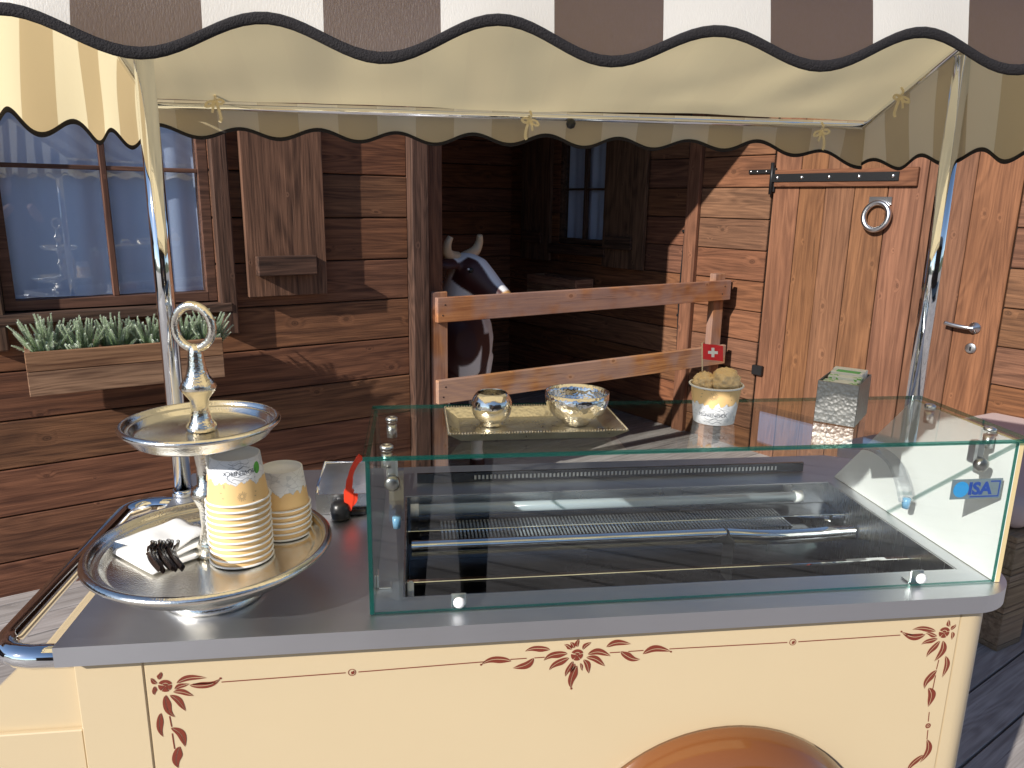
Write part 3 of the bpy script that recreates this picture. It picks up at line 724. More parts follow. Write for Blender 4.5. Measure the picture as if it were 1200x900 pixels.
# painted ornament
def P2(px, py): q = aty(px, py, FPY-.0006); return (q.x, q.z)
class Orn:
    def __init__(s): s.v = []; s.f = []
    def poly(s, pts):
        b = len(s.v); s.v += [(x, FPY-.0006, z) for x, z in pts]; s.f.append(tuple(range(b, b+len(pts))))
    def strip(s, L, Rr):
        b = len(s.v); n = len(L)
        s.v += [(x, FPY-.0006, z) for x, z in L]+[(x, FPY-.0006, z) for x, z in Rr]
        for i in range(n-1): s.f.append((b+i, b+i+1, b+n+i+1, b+n+i))
    def leaf(s, a, b, wd, bend=0, hook=0, slit=True):
        a = V((a[0], a[1])); b = V((b[0], b[1])); d = b-a; nn = V((-d.y, d.x)).normalized(); L = d.length
        c = (a+b)/2+nn*bend*L; n = 14
        top, bot, m1, m2 = [], [], [], []
        for i in range(n+1):
            t = i/n; p = a*(1-t)**2+c*2*t*(1-t)+b*t*t; tg = ((c-a)*(1-t)+(b-c)*t).normalized(); nr_ = V((-tg.y, tg.x))
            w_ = wd*.5*math.sin(math.pi*t**.8)**.9 if 0 < t < 1 else 0
            g_ = min(w_*.35, .00045) if slit else 0
            wob = nr_*w_*.25*math.sin(t*5)
            top.append(p+wob+nr_*w_*1.05); m1.append(p+wob*.5+nr_*g_); m2.append(p+wob*.5-nr_*g_); bot.append(p+wob-nr_*w_*.95)
        s.strip(top, m1); s.strip(m2, bot)
        if hook:
            e = b; r = abs(hook); q = [V((e.x+r*math.cos(k*.5236), e.y+r*math.sin(k*.5236))) for k in range(12)]; s.poly(q)
    def line(s, a, b, wd=.0016):
        a = V(a); b = V(b); n_ = V((-(b-a).y, (b-a).x)).normalized()*wd/2; s.poly([a+n_, b+n_, b-n_, a-n_])
    def ring(s, c, r0, r1, a0=0, a1=6.283, n=24):
        s.strip([(c[0]+r1*math.cos(a0+(a1-a0)*i/n), c[1]+r1*math.sin(a0+(a1-a0)*i/n)) for i in range(n+1)], [(c[0]+r0*math.cos(a0+(a1-a0)*i/n), c[1]+r0*math.sin(a0+(a1-a0)*i/n)) for i in range(n+1)])
    def bud(s, c, r, flip=1):
        c = V(c)
        s.ring(c, r*.52, r, R(20) if flip > 0 else R(20), R(150)); s.ring(c, r*.0, r*.42, R(20), R(150))
        s.ring(c, r*.05, r*.95, R(165), R(228)); s.ring(c, r*.1, r*.95, R(236), R(300)); s.ring(c, r*.1, r*.9, R(308), R(372))
    def build(s, name):
        o = obj(name, mk(name, s.v, s.f, BROWN), fpn); return o
Lz = lambda x, y: P2(160+x/6.43, 760+y/6.43)
bl = P2(193.5, 804); brt = P2(1106.5, 741.5)
def corner(mirror):
    T = (lambda q: q) if not mirror else (lambda q: (brt[0]-(q[0]-bl[0]), brt[1]+(q[1]-bl[1])))
    f = lambda x, y: T(Lz(x, y)); sg = -1 if mirror else 1; o = Orn()
    o.bud(T(bl), .0098)
    for a, b, w_, bd in (((165, 235), (180, 175), 26, -.15), ((155, 265), (105, 222), 24, .15), ((140, 285), (138, 352), 24, -.2), ((300, 262), (530, 222), 34, .20), ((285, 308), (398, 265), 28, .1),
                         ((275, 328), (432, 358), 34, .14), ((250, 350), (372, 472), 38, .12), ((222, 350), (292, 518), 44, -.30), ((185, 485), (203, 668), 36, -.22), ((258, 598), (366, 742), 46, .28), ((327, 738), (318, 902), 52, -.26)):
        o.leaf(f(*a), f(*b), w_/6.43*.00165, bd*sg)
    o.leaf(f(398, 275), f(632, 225), 44/6.43*.0015, -.30*sg, .0017)
    o.line(f(425, 268), f(595, 258)); o.line(f(248, 510), f(264, 590)); o.line(f(268, 640), f(286, 757))
    # the trail goes on down the edge of the panel
    x0, z0 = T(Lz(300, 930)); o.ring((x0-.002*sg, z0-.030), .0025, .0048); o.ring((x0-.002*sg, z0-.030), .0, .0016)
    o.line((x0, z0-.004), (x0-.001*sg, z0-.022)); o.line((x0-.003*sg, z0-.038), (x0-.004*sg, z0-.056))
    zz = z0-.056
    for k in range(3):
        o.leaf((x0-.004*sg, zz), (x0+.002*sg, zz-.045), .011, -.35*sg); o.leaf((x0-.004*sg, zz-.03), (x0+.022*sg, zz-.062), .010, .25*sg); zz -= .075
    o.build('painted_flower')
corner(False); corner(True)
o = Orn(); C_ = lambda x, y: P2(540+x/4, 700+y/4)
o.bud(C_(545, 271), .0098)
for a, b, w_, bd in (((595, 268), (702, 276), 26, .28), ((588, 282), (676, 323), 24, .18), ((575, 292), (600, 357), 22, .15), ((527, 300), (490, 372), 20, -.1), ((535, 310), (512, 358), 12, 0), ((560, 308), (570, 345), 10, 0),
                     ((508, 285), (413, 342), 26, -.2), ((500, 265), (388, 297), 28, -.28), ((548, 232), (553, 195), 16, .2), ((520, 245), (484, 222), 16, -.2), ((572, 245), (612, 210), 16, .2), ((532, 238), (512, 212), 18, -.2),
                     ((418, 246), (300, 254), 24, -.22), ((342, 285), (243, 332), 28, .24), ((682, 233), (798, 219), 24, .22), ((750, 253), (842, 290), 28, -.26)):
    o.leaf(C_(*a), C_(*b), w_/4*.00165, bd)
o.leaf(C_(545, 320), C_(518, 428), 32/4*.0015, -.2, .0017); o.leaf(C_(236, 300), C_(95, 316), 30/4*.0015, -.30, .0016); o.leaf(C_(853, 266), C_(985, 255), 30/4*.0015, .30, .0016)
for a, b in (((232, 291), (308, 286)), ((345, 284), (392, 281)), ((698, 260), (746, 257)), ((785, 254), (856, 249))): o.line(C_(*a), C_(*b))
cl, cr = P2(412.5, 788), P2(929, 752.5)
for c in (cl, cr): o.ring(c, .0046, .0056); o.ring(c, .0016, .0034, R(-120), R(60)); o.ring(c, 0, .0016)
o.line(Lz(640, 253), (cl[0]-.009, cl[1])); o.line((cl[0]+.009, cl[1]), C_(112, 302)); o.line(C_(978, 242), (cr[0]-.009, cr[1])); q = Lz(640, 253); o.line((cr[0]+.009, cr[1]), (brt[0]-(q[0]-bl[0]), brt[1]+(q[1]-bl[1])))
o.build('painted_garland')

# ---- poles and canopy
PLX, PLY, PRX, PRY = -.463, 1.48, 1.050, 1.425
CX0, CX1, CY0, CY1 = -.535, 1.045, .605, 1.715
EZ, RZ_ = 1.700, 1.922; CYM = (CY0+CY1)/2
def roofz(y): return EZ+(RZ_-EZ)*(1-abs(y-CYM)/(CYM-CY0))
tube('pole', [(PLX, PLY, CT+.001), (PLX, PLY, roofz(PLY)-.012)], .0165, CHROME, cart, None, 24)
tube('pole', [(PRX, PRY, CT+.001), (PRX, PRY, roofz(PRY)-.012)], .0165, CHROME, cart, None, 24)
for x, y in ((PLX, PLY), (PRX, PRY)): lathe('pole_foot', [(.021, 0), (.021, .012), (.017, .014), (.017, .002)], CHROME, cart, Mx.Translation(V((x, y, CT+.001))), 24)
PH = aty(450, 70, CY0).x                    # a dark stripe and a scallop low point are centred here
FAB_X = fabric('striped_awning_cloth', 0, PH); FAB_Y = fabric('awning_cloth_side_brightened', 1, CY0+.02, translucency=.62); FAB_B = fabric('awning_cloth_back_brightened', 0, PH+.07, translucency=.62)  # side and back cloth made more translucent than the front, to look brighter
canopy_vs, canopy_fs = [], []
nx, ny = 120, 40
for j in range(ny+1):
    y = CY0+(CY1-CY0)*j/ny
    for i in range(nx+1):
        x = CX0+(CX1-CX0)*i/nx
        e = min(j, ny-j)/ny*2; sag = -.012*math.sin(math.pi*min(1, e))*(1-abs(2*i/nx-1)**4)
        wr = .010*mn.noise((x*3.2, y*5.0, 1.7))+.005*mn.noise((x*9, y*6, 4.2))+.006*abs(mn.noise((x*4.5+y*3, y*2-x, 9.1)))
        canopy_vs.append((x, y, roofz(y)+.014+sag+wr*(1 if 0 < j < ny else .5)))
for j in range(ny):
    for i in range(nx): a = j*(nx+1)+i; canopy_fs.append((a, a+1, a+nx+2, a+nx+1))
canopy = obj('canopy', mk('canopy', canopy_vs, canopy_fs, fabric('striped_lined_cloth', 0, PH, True), True), cart); canopy['label'] = 'striped canopy cloth, cream on its underside'
def valance(name, axis, fixed, a0, a1, ztop, zlow, amp, phase, mat, outward, seed, wave=.012, flare=.02, tilt=None):
    n = int((a1-a0)/.0085); vs, fs, ed = [], [], []; rows_ = 8
    for i in range(n+1):
        a = a0+(a1-a0)*i/n
        u = (a-phase)/PER; zb = zlow+amp*(1-math.cos(2*math.pi*u))/2
        zb += .004*mn.noise((a*6, seed, 0)) + (tilt(a) if tilt else 0)
        zt = ztop(a) if callable(ztop) else ztop
        for j in range(rows_+1):
            f = j/rows_; z = zt+(zb-zt)*f
            en = min(1, (a-a0)/.10, (a1-a)/.10); d = (f*(wave*mn.noise((a*5.5, seed*3.1, f*.6))*2+flare*.5) + .004*f*math.sin(a*23+seed))*en + .006*f
            p = V((a, fixed+outward*d, z)) if axis == 0 else V((fixed+outward*d, a, z))
            vs.append(p)
            if j == rows_: ed.append(p)
    flip = (axis == 0 and outward > 0) or (axis == 1 and outward < 0)
    for i in range(n):
        for j in range(rows_):
            a = i*(rows_+1)+j; q = (a, a+1, a+rows_+2, a+rows_+1); fs.append(q[::-1] if flip else q)
    o = obj(name, mk(name, vs, fs, mat, True), cart)
    # braided edge: a flattened band
    tv, tf = [], []
    for i, p in enumerate(ed):
        for k in range(8):
            an = 2*math.pi*k/8; r1, r2 = .0042, .0024
            du = V((0, 0, math.sin(an)*r1)); dv = (V((0, math.cos(an)*r2, 0)) if axis == 0 else V((math.cos(an)*r2, 0, 0)))
            tv.append(p+du+dv+V((0, 0, .0015)))
    for i in range(len(ed)-1):
        for k in range(8): a, b = i*8+k, i*8+(k+1) % 8; tf.append((a, b, b+8, a+8))
    obj('trim', mk('trim', tv, tf, M_TRIM, True), o)
    return o
valance('front_valance', 0, CY0-.006, CX0, CX1, EZ+.02, 1.6125, .025, PH, FAB_X, -1, 1.0, .004, .010, lambda a: .014*(a+.30)/.8)
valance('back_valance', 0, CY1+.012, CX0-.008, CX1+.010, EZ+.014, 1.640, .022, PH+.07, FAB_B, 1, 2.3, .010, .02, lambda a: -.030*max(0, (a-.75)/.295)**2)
gz = lambda y: roofz(y)+.016
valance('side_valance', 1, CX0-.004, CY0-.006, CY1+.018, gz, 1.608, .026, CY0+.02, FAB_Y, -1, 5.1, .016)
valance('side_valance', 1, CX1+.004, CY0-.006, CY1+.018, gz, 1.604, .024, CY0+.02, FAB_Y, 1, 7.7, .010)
# frame rods
RP = [('eave_rod', (CX0+.012, CY1-.004, EZ), (CX1-.012, CY1-.004, EZ)), ('eave_rod', (CX0+.012, CY0+.012, EZ), (CX1-.012, CY0+.012, EZ)), ('ridge_rod', (CX0+.012, CYM, RZ_-.004), (CX1-.012, CYM, RZ_-.004))]
for x in (CX0+.012, CX1-.012):
    RP += [('rafter_rod', (x, CY1-.004, EZ), (x, CYM, RZ_-.004)), ('rafter_rod', (x, CY0+.012, EZ), (x, CYM, RZ_-.004))]
for nm, a, b in RP: tube(nm, [a, b], .0068, CHROME, cart, None, 14)
def tie(px, py, Y, s=1):
    p = aty(px, py, Y); y = p.y; mb = MB()
    def rib(pts, wd=.005):
        pts = spline(pts, 5); L = [q+V((0, 0, 0)) for q in pts]; vs, fs = [], []
        for i, q in enumerate(pts):
            t = (pts[min(i+1, len(pts)-1)]-pts[max(i-1, 0)]).normalized(); n_ = V((t.z, 0, -t.x)).normalized()*wd*.5
            vs += [q+n_, q-n_, q+n_+V((0, .0012, 0)), q-n_+V((0, .0012, 0))]
        for i in range(len(pts)-1):
            a = i*4; fs += [(a, a+1, a+5, a+4), (a+2, a+6, a+7, a+3), (a, a+4, a+6, a+2), (a+1, a+3, a+7, a+5)]
        mb.add(vs, fs)
    rib([p+V((.000, 0, .018)), p+V((.002, -.006, .008)), p]); 
    rib([p, p+V((-.014*s, -.004, -.004)), p+V((-.018*s, -.006, -.012)), p+V((-.007*s, -.005, -.010)), p], .005)
    rib([p, p+V((.012*s, -.004, .002)), p+V((.018*s, -.006, -.003)), p+V((.009*s, -.005, -.007)), p], .005)
    rib([p, p+V((.006*s, -.004, -.014)), p+V((.010*s, -.003, -.034)), p+V((.007*s, -.003, -.042))], .006)
    rib([p, p+V((-.003*s, -.006, -.012)), p+V((-.006*s, -.005, -.024))], .005)
    mb.build('tie', M_TIE, canopy)
tie(252, 118, CY1-.018); tie(621, 140, CY1-.018, -1); tie(962, 153, CY1-.018); 
q_ = atx(1055, 117, CX1-.03); tie(1055, 113, q_.y, -1)
lathe('lamp_knob', [(.001, -.011), (.008, -.008), (.011, 0), (.008, .008), (.001, .011)], BLACK, canopy, Mx.Translation(aty(669, 145, CY1-.01)), 14)

# ---- display case
GY0, GY1, GYT = .986, 1.462, 1.241; GZ = 1.176; GX0, GX1 = -.070, .913
mb = MB()     # steel well: walls, sunk floor and raised rim
mb.bx(WX0-.0, WX1, WY1-.003, WY1+.0, .79, .939); mb.bx(WX0, WX1, WY0, WY0+.003, .79, .939)
mb.bx(WX0, WX0+.003, WY0+.003, WY1-.003, .79, .939); mb.bx(WX1-.003, WX1, WY0+.003, WY1-.003, .79, .939)
case = mb.build('display_case', STEEL2, cart); case['label'] = 'glass display case over a steel cooling well'
def cbox(name, x0, x1, y0, y1, z0, z1, mat, bev=.001): return box(name, x0, x1, y0, y1, z0, z1, mat, case, None, bev)
cbox('well_floor', WX0+.004, WX1-.004, WY0+.004, WY1-.004, .795, .800, STEELD, 0)
ya = lambda py, z: atz(700, py, z).y
y_t = ya(590, .922)
tube('lamp_tube', [(.000, y_t, .922), (.80, y_t, .922)], .0105, plain('frosted_tube', (.40, .46, .52), .15, coat=.6), case, None, 16)
for x in (-.006, .800): lathe('lamp_cap', [(.0125, 0), (.0125, .016)], WHITE, case, Mx.Translation(V((x-.008, y_t, .922))) @ Mx.Rotation(R(90), 4, 'Y'), 16)
cbox('lamp_ledge', WX0+.004, WX1-.004, y_t-.045, WY1-.004, .884, .894, STEELD)
cbox('lamp_ledge_lip', WX0+.004, WX1-.004, y_t-.049, y_t-.0455, .872, .899, CHROME, .0005)
yg0, yg1 = ya(626, .895), ya(604, .895)
mb = MB()
for k in range(98):
    x = .045+k*.0072
    mb.bx(x, x+.0034, yg0, yg1, .880, .896)
gr_ = mb.build('air_grille', STEEL2, case); gr_['kind'] = 'stuff'
cbox('grille_tray', .004, .80, yg0-.002, yg1+.004, .868, .876, STEELD)
# folded bright steel duct in front of the grille
dv, df = [], []; prof = [(yg0-.004, .899), (yg0-.017, .8985), (yg0-.021, .896), (yg0-.022, .876), (yg0-.014, .875)]
for x in (-.012, .600): dv += [(x, y, z) for y, z in prof]
for i in range(4): df.append((i, i+5, i+6, i+1))
obj('air_duct', mk('air_duct', dv, df, CHROME, True), case)
dv = [];
for k, x in enumerate([.606, .66, .72, .78, .84, .878]): dv += [(x, y-.010*math.sin(k*.9), z-.002*k) for y, z in prof]
df = [(k*5+i, k*5+5+i, k*5+6+i, k*5+i+1) for k in range(5) for i in range(4)]
obj('air_duct', mk('air_duct', dv, df, CHROME, True), case)
cbox('duct_seam', .6015, .6045, yg0-.05, yg0-.002, .80, .892, BLACK, .0005)
yft = ya(672, .905)
cbox('front_trim', WX0+.004, WX1-.004, yft, yft+.010, .900, .905, CHROME, .001)
cbox('front_tray', WX0+.004, WX1-.004, WY0+.004, WY0+.10, .868, .873, STEELD, .001)
tube('warning_strip', [(.70, 1.105, .8745), (.755, 1.065, .8745)], .0016, RED, case, None, 6)
cbox('sensor_plug', WX0+.006, WX0+.016, 1.085, 1.115, .885, .925, WHITE, .003)
yv = ya(549, .955)
mb = MB(); mb.bx(.0, .86, 1.500, 1.506, .941, .962)
vr = mb.build('rear_vent', STEELD, case)
mb = MB()
for k in range(80): x = .12+k*.0085; mb.bx(x, x+.0042, 1.4985, 1.4995, .947, .956)
vs_ = mb.build('vent_slots', STEEL2, vr); vs_['kind'] = 'stuff'
# glass
def pane(name, corners, t, axis):       # corners: quad in a plane; thickness along axis; big faces glass, rims green
    ax = V(axis)*t; vs = [V(c) for c in corners]+[V(c)+ax for c in corners]
    fs = [(0, 1, 2, 3), (7, 6, 5, 4)]+[(i, i+4, (i+1) % 4+4, (i+1) % 4) for i in range(4)]
    bm = bmesh.new(); bv = [bm.verts.new(v) for v in vs]
    for k, f in enumerate(fs): q = bm.faces.new([bv[i] for i in f]); q.material_index = 0 if k < 2 else 1
    return obj(name, bm_mesh(name, bm, [GLASS, GEDGE]), case)
pane('glass_pane', [(GX0+.0065, GY0, CT+.002), (GX1-.001, GY0, CT+.002), (GX1-.001, GY0, GZ-.001), (GX0+.0065, GY0, GZ-.001)], .006, (0, 1, 0))
pane('glass_pane', [(GX0, GY0, CT+.002), (GX0, GY1, CT+.002), (GX0, GYT, GZ-.001), (GX0, GY0, GZ-.001)], .006, (1, 0, 0))
pane('glass_pane', [(GX0-.003, GY0-.007, GZ), (GX1+.014, GY0-.007, GZ), (GX1+.014, GYT+.001, GZ), (GX0-.003, GYT+.001, GZ)], .0065, (0, 0, 1))
TZ = GZ+.0065
bm = bmesh.new(); q = [(GY0, CT+.001), (GY1, CT+.001), (GYT, GZ-.001), (GY0, GZ-.001)]
bv = [bm.verts.new((x, y, z)) for x in (GX1, GX1+.008) for y, z in q]
for k, f in enumerate([(0, 1, 2, 3), (7, 6, 5, 4)]+[(i, i+4, (i+1) % 4+4, (i+1) % 4) for i in range(4)]): fc = bm.faces.new([bv[i] for i in f]); fc.material_index = 0 if k < 2 else 1
ep_ = obj('end_panel', bm_mesh('end_panel', bm, [WHITE, M_YEL]), case); ep_['label'] = 'white end panel with bare yellowish edge'
def disc(px, py): 
    p = atz(px, py, TZ); lathe('bolt_disc', [(.0095, 0), (.0095, .003), (.0075, .005), (.003, .005), (.0025, .0035), (.001, .0035)], M_ALU, case, Mx.Translation(V((p.x, p.y, TZ))), 18)
    lathe('bolt_sleeve', [(.008, -.028), (.008, -.0075)], M_ALU, case, Mx.Translation(V((p.x, p.y, TZ))), 16)
    return p
for a in ((459, 492), (453, 525), (1090, 477), (1160, 504)): disc(*a)
def arm(pts, x, wd, name='support_arm'):
    pts = spline(pts, 6); vs, fs = [], []
    for i, q in enumerate(pts):
        t = (pts[min(i+1, len(pts)-1)]-pts[max(i-1, 0)]).normalized(); n_ = V((0, -t.z, t.y)).normalized()
        for a, b in ((-1, -1), (1, -1), (1, 1), (-1, 1)): vs.append(q+V((a*wd/2, 0, 0))+n_*b*.004)
    for i in range(len(pts)-1):
        for k in range(4): a, b = i*4+k, i*4+(k+1) % 4; fs.append((a, b, b+4, a+4))
    fs.append((3, 2, 1, 0)); e = (len(pts)-1)*4; fs.append((e, e+1, e+2, e+3))
    return obj(name, mk(name, vs, fs, ACRY), case)
A = [atx(x, y, .878) for x, y in ((1004, 524), (1026, 526), (1046, 540), (1056, 562), (1062, 588))]; arm(A, .878, .024)
A2 = [V((-.035, q.y, q.z)) for q in A]; arm(A2, -.035, .024)
BLUEG = plain('blue_knob', (.20, .42, .66), .15, coat=.5)
for q in (A[-1], A2[-1]): lathe('arm_knob', [(.006, -.02), (.007, -.01), (.007, 0)], BLUEG, case, Mx.Translation(q+V((0, 0, .008))), 14)
for x, y in ((.870, 1.02), (-.035, 1.02)):
    box('hinge_bracket', x-.008, x+.008, y-.010, y+.010, GZ-.045, GZ-.008, M_ALU, case, None, .003)
    lathe('bracket_knob', [(.011, 0), (.011, .008), (.007, .011), (.001, .0115)], plain('bolt_grey', (.45, .42, .40), .3, 1), case, Mx.Translation(V((x, y-.011, GZ-.042))) @ Mx.Rotation(R(90), 4, 'X'), 16)
for px, py in ((538, 716), (1075, 686)):
    p = atz(px, py, CT); y = GY0+.0075
    k = box('pane_clip', p.x-.011, p.x+.011, y, y+.003, CT+.003, CT+.024, M_ALU, case, None, .001)
    box('clip_foot', p.x-.011, p.x+.011, y+.003, y+.022, CT+.0005, CT+.003, M_ALU, case, None, .0005)
    lathe('clip_bolt', [(.0085, 0), (.0085, .003), (.005, .006), (.001, .0062)], WHITE, case, Mx.Translation(V((p.x, GY0-.0005, CT+.015))) @ Mx.Rotation(R(90), 4, 'X'), 16)
box('pane_clip', GX0+.0065, GX0+.0095, 1.06, 1.082, CT+.003, CT+.024, M_ALU, case, None, .001)
box('clip_foot', GX0+.0095, GX0+.028, 1.06, 1.082, CT+.0005, CT+.003, M_ALU, case, None, .0005)
# maker's plate behind the front glass
BLU = plain('print_blue', (.01, .07, .40), .4); CYA = plain('print_cyan', (.03, .36, .80), .4)
s0 = aty(1116, 562, GY0+.008); s1 = aty(1171, 583, GY0+.008)
pl = box('maker_plate', s0.x, s1.x, GY0+.0068, GY0+.0078, s1.z, s0.z, plain('plate_grey', (.26, .33, .38), .35, .3), case, None, 0)
cx, cz, hh = (s0.x+s1.x)/2, (s0.z+s1.z)/2, s0.z-s1.z; ww = s1.x-s0.x; yf = GY0+.0064
mb = MB()
def flat(vs, fs, mi=0): mb.add([(x, yf, z) for x, z in vs], fs, mi)
n = 28; r = hh*.40; c0 = (s0.x+ww*.19, cz)
flat([(c0[0]+r*math.cos(6.2832*k/n), c0[1]+r*math.sin(6.2832*k/n)) for k in range(n)], [tuple(range(n))], 1)
tv, tf = text_geo('ISA', hh*.84, .045); mb.add([(s0.x+ww*.56+v.x*1.05, yf-.0002, cz+v.y) for v in tv], tf, 0)
def rc(x0, x1, z0, z1): flat([(x0, z0), (x1, z0), (x1, z1), (x0, z1)], [(0, 1, 2, 3)], 0)
t_ = hh*.07; L_, R_ = s0.x+ww*.38, s1.x-ww*.04
rc(L_, R_, cz-hh*.42, cz-hh*.42+t_); rc(R_-t_, R_, cz-hh*.42+t_, cz+hh*.40); rc(s0.x+ww*.76, R_-t_, cz+hh*.40-t_, cz+hh*.40)
mb.build('logo_print', [BLU, CYA], pl)

# ------------------------------------------------------------------ two-tier silver stand
SX, SY = -.305, 1.080
st = empty('tiered_stand', (SX, SY, CT), 'two-tier silver serving stand with ring handle on the steel counter', 'serving stand')
MS = Mx.Translation(V((SX, SY, CT+.001)))
lathe('foot', [(.050, .0), (.075, .0), (.077, .006), (.074, .012), (.060, .020), (.052, .034), (.050, .048)], SILVER, st, MS, 64)
def dish(r, z, dep_):     # closed profile of a dish with an ogee rim
    return [(.001, z), (r*.80, z), (r*.83, z+.002), (r*.855, z+dep_*.50), (r*.870, z+dep_*.60), (r*.905, z+dep_*.56), (r*.918, z+dep_*.70), (r*.935, z+dep_*.98), (r*.955, z+dep_*1.06), (r*.98, z+dep_*1.02), (r, z+dep_*.86), (r*1.003, z+dep_*.70), (r*.98, z+dep_*.55), (r*.93, z+dep_*.25), (r*.86, z-.006), (r*.80, z-.010), (.001, z-.010)][::-1]
lathe('lower_dish', dish(.174, .060, .022), SILVER, st, MS, 96, False)
lathe('upper_dish', dish(.109, .254, .016), SILVER, st, MS, 80, False)
lathe('column', [(.012, .060), (.022, .062), (.024, .070), (.017, .084), (.012, .105), (.0135, .135), (.020, .150), (.023, .158), (.021, .166), (.013, .172), (.0125, .20), (.016, .225), (.020, .236), (.020, .245)], SILVER_COL, st, MS, 32)
lathe('column', [(.013, .2535), (.021, .2555), (.021, .262), (.0155, .268), (.012, .285), (.013, .300), (.022, .312), (.025, .318), (.022, .325), (.016, .334), (.0125, .348), (.0100, .368), (.0085, .378), (.001, .380)], SILVER_COL, st, MS, 32)
tube('ring_handle', [(.027*math.cos(a), 0, .4035+.030*math.sin(a)) for a in [2*math.pi*k/40 for k in range(40)]], .0062, SILVER_COL, st, MS @ Mx.Rotation(R(-12), 4, 'Z'), 14, True)

# ------------------------------------------------------------------ paper cups
def cup_mat(name):
    m, n, b, o = nodes(name); tc = N(n, 'ShaderNodeTexCoord'); sx = N(n, 'ShaderNodeSeparateXYZ'); n.links.new(tc.outputs['Object'], sx.inputs[0])
    ang = mathn(n, 'ARCTAN2', sx.outputs[1], sx.outputs[0])
    cv = N(n, 'ShaderNodeCombineXYZ'); n.links.new(mathn(n, 'MULTIPLY', ang, 1.0), cv.inputs[0])
    r1 = noise(n, cv.outputs[0], 2.6, 1, .5); r2 = noise(n, cv.outputs[0], 9, 3, .7)
    ridge = mathn(n, 'ADD', mathn(n, 'MULTIPLY_ADD', r1, .030, .012), mathn(n, 'MULTIPLY', r2, .012))
    isw = mathn(n, 'LESS_THAN', sx.outputs[2], ridge)
    lw = mathn(n, 'LESS_THAN', mathn(n, 'ABSOLUTE', mathn(n, 'SUBTRACT', sx.outputs[2], ridge)), .00035)
    # loose ink drawing inside the white part
    v = N(n, 'ShaderNodeTexVoronoi'); v.feature = 'DISTANCE_TO_EDGE'; v.inputs['Scale'].default_value = 1
    n.links.new(mapping(n, tc.outputs['Object'], (55, 55, 90)), v.inputs['Vector'])
    ink = mathn(n, 'MULTIPLY', mathn(n, 'LESS_THAN', v.outputs[0], .018), isw)
    wash = mathn(n, 'GREATER_THAN', noise(n, tc.outputs['Object'], 45, 2), .60)
    col = mixc(n, isw, (.84, .56, .25), mixc(n, mathn(n, 'MULTIPLY', wash, .6), (.80, .81, .83), (.55, .58, .63)))
    col = mixc(n, mathn(n, 'MINIMUM', mathn(n, 'ADD', mathn(n, 'MULTIPLY', ink, .28), mathn(n, 'MULTIPLY', lw, .45)), 1), col, (.17, .18, .22))
    n.links.new(col, b.inputs['Base Color']); b.inputs['Roughness'].default_value = .5; return m
CUPM = cup_mat('printed_cup')
INK = plain('ink', (.07, .08, .10), .6); GRN = plain('print_green', (.10, .42, .05), .5)
CH, CR0, CR1 = .066, .0345, .0425
def cup_meshes(sc):
    h, r0, r1 = CH*sc, CR0*sc, CR1*sc; t = .0007
    vs, fs = lathe_v([(.001, .005), (r0-.002, .005), (r0-.002, 0), (r0, 0), (r0+(r1-r0)*.5, h*.5), (r1, h-.002)], 48, False)
    side = mk('paper_cup', vs, fs, [M_PAPER, CUPM], True, [0]*48*3+[1]*48*2)
    vs, fs = lathe_v([(r1-t, h-.002), (r0+(r1-r0)*.5-t, h*.5), (r0-t, .0055), (.001, .0055)], 48, False); liner = mk('liner', vs, fs, M_PAPER, True)
    vs, fs = lathe_v([(r1+.0018+.0016*math.cos(a), h-.0016+.0016*math.sin(a)) for a in [2*math.pi*k/10 for k in range(11)]], 48, False)
    rim = mk('rim', vs, fs, M_PAPER, True)
    return side, liner, rim, (h, r0, r1)
CM = {1.0: cup_meshes(1.0), .93: cup_meshes(.93)}
def wrap(mb, vs, fs, a0, z0, r0, r1, h, flip, mi=0, lift=.0004):
    out = []
    for v in vs:
        x, y = (v.x, v.y); z = z0+y; rr = r0+(r1-r0)*z/h+lift; a = a0+x/rr
        out.append((rr*math.cos(a), rr*math.sin(a), z))
    mb.add(out, fs, mi)
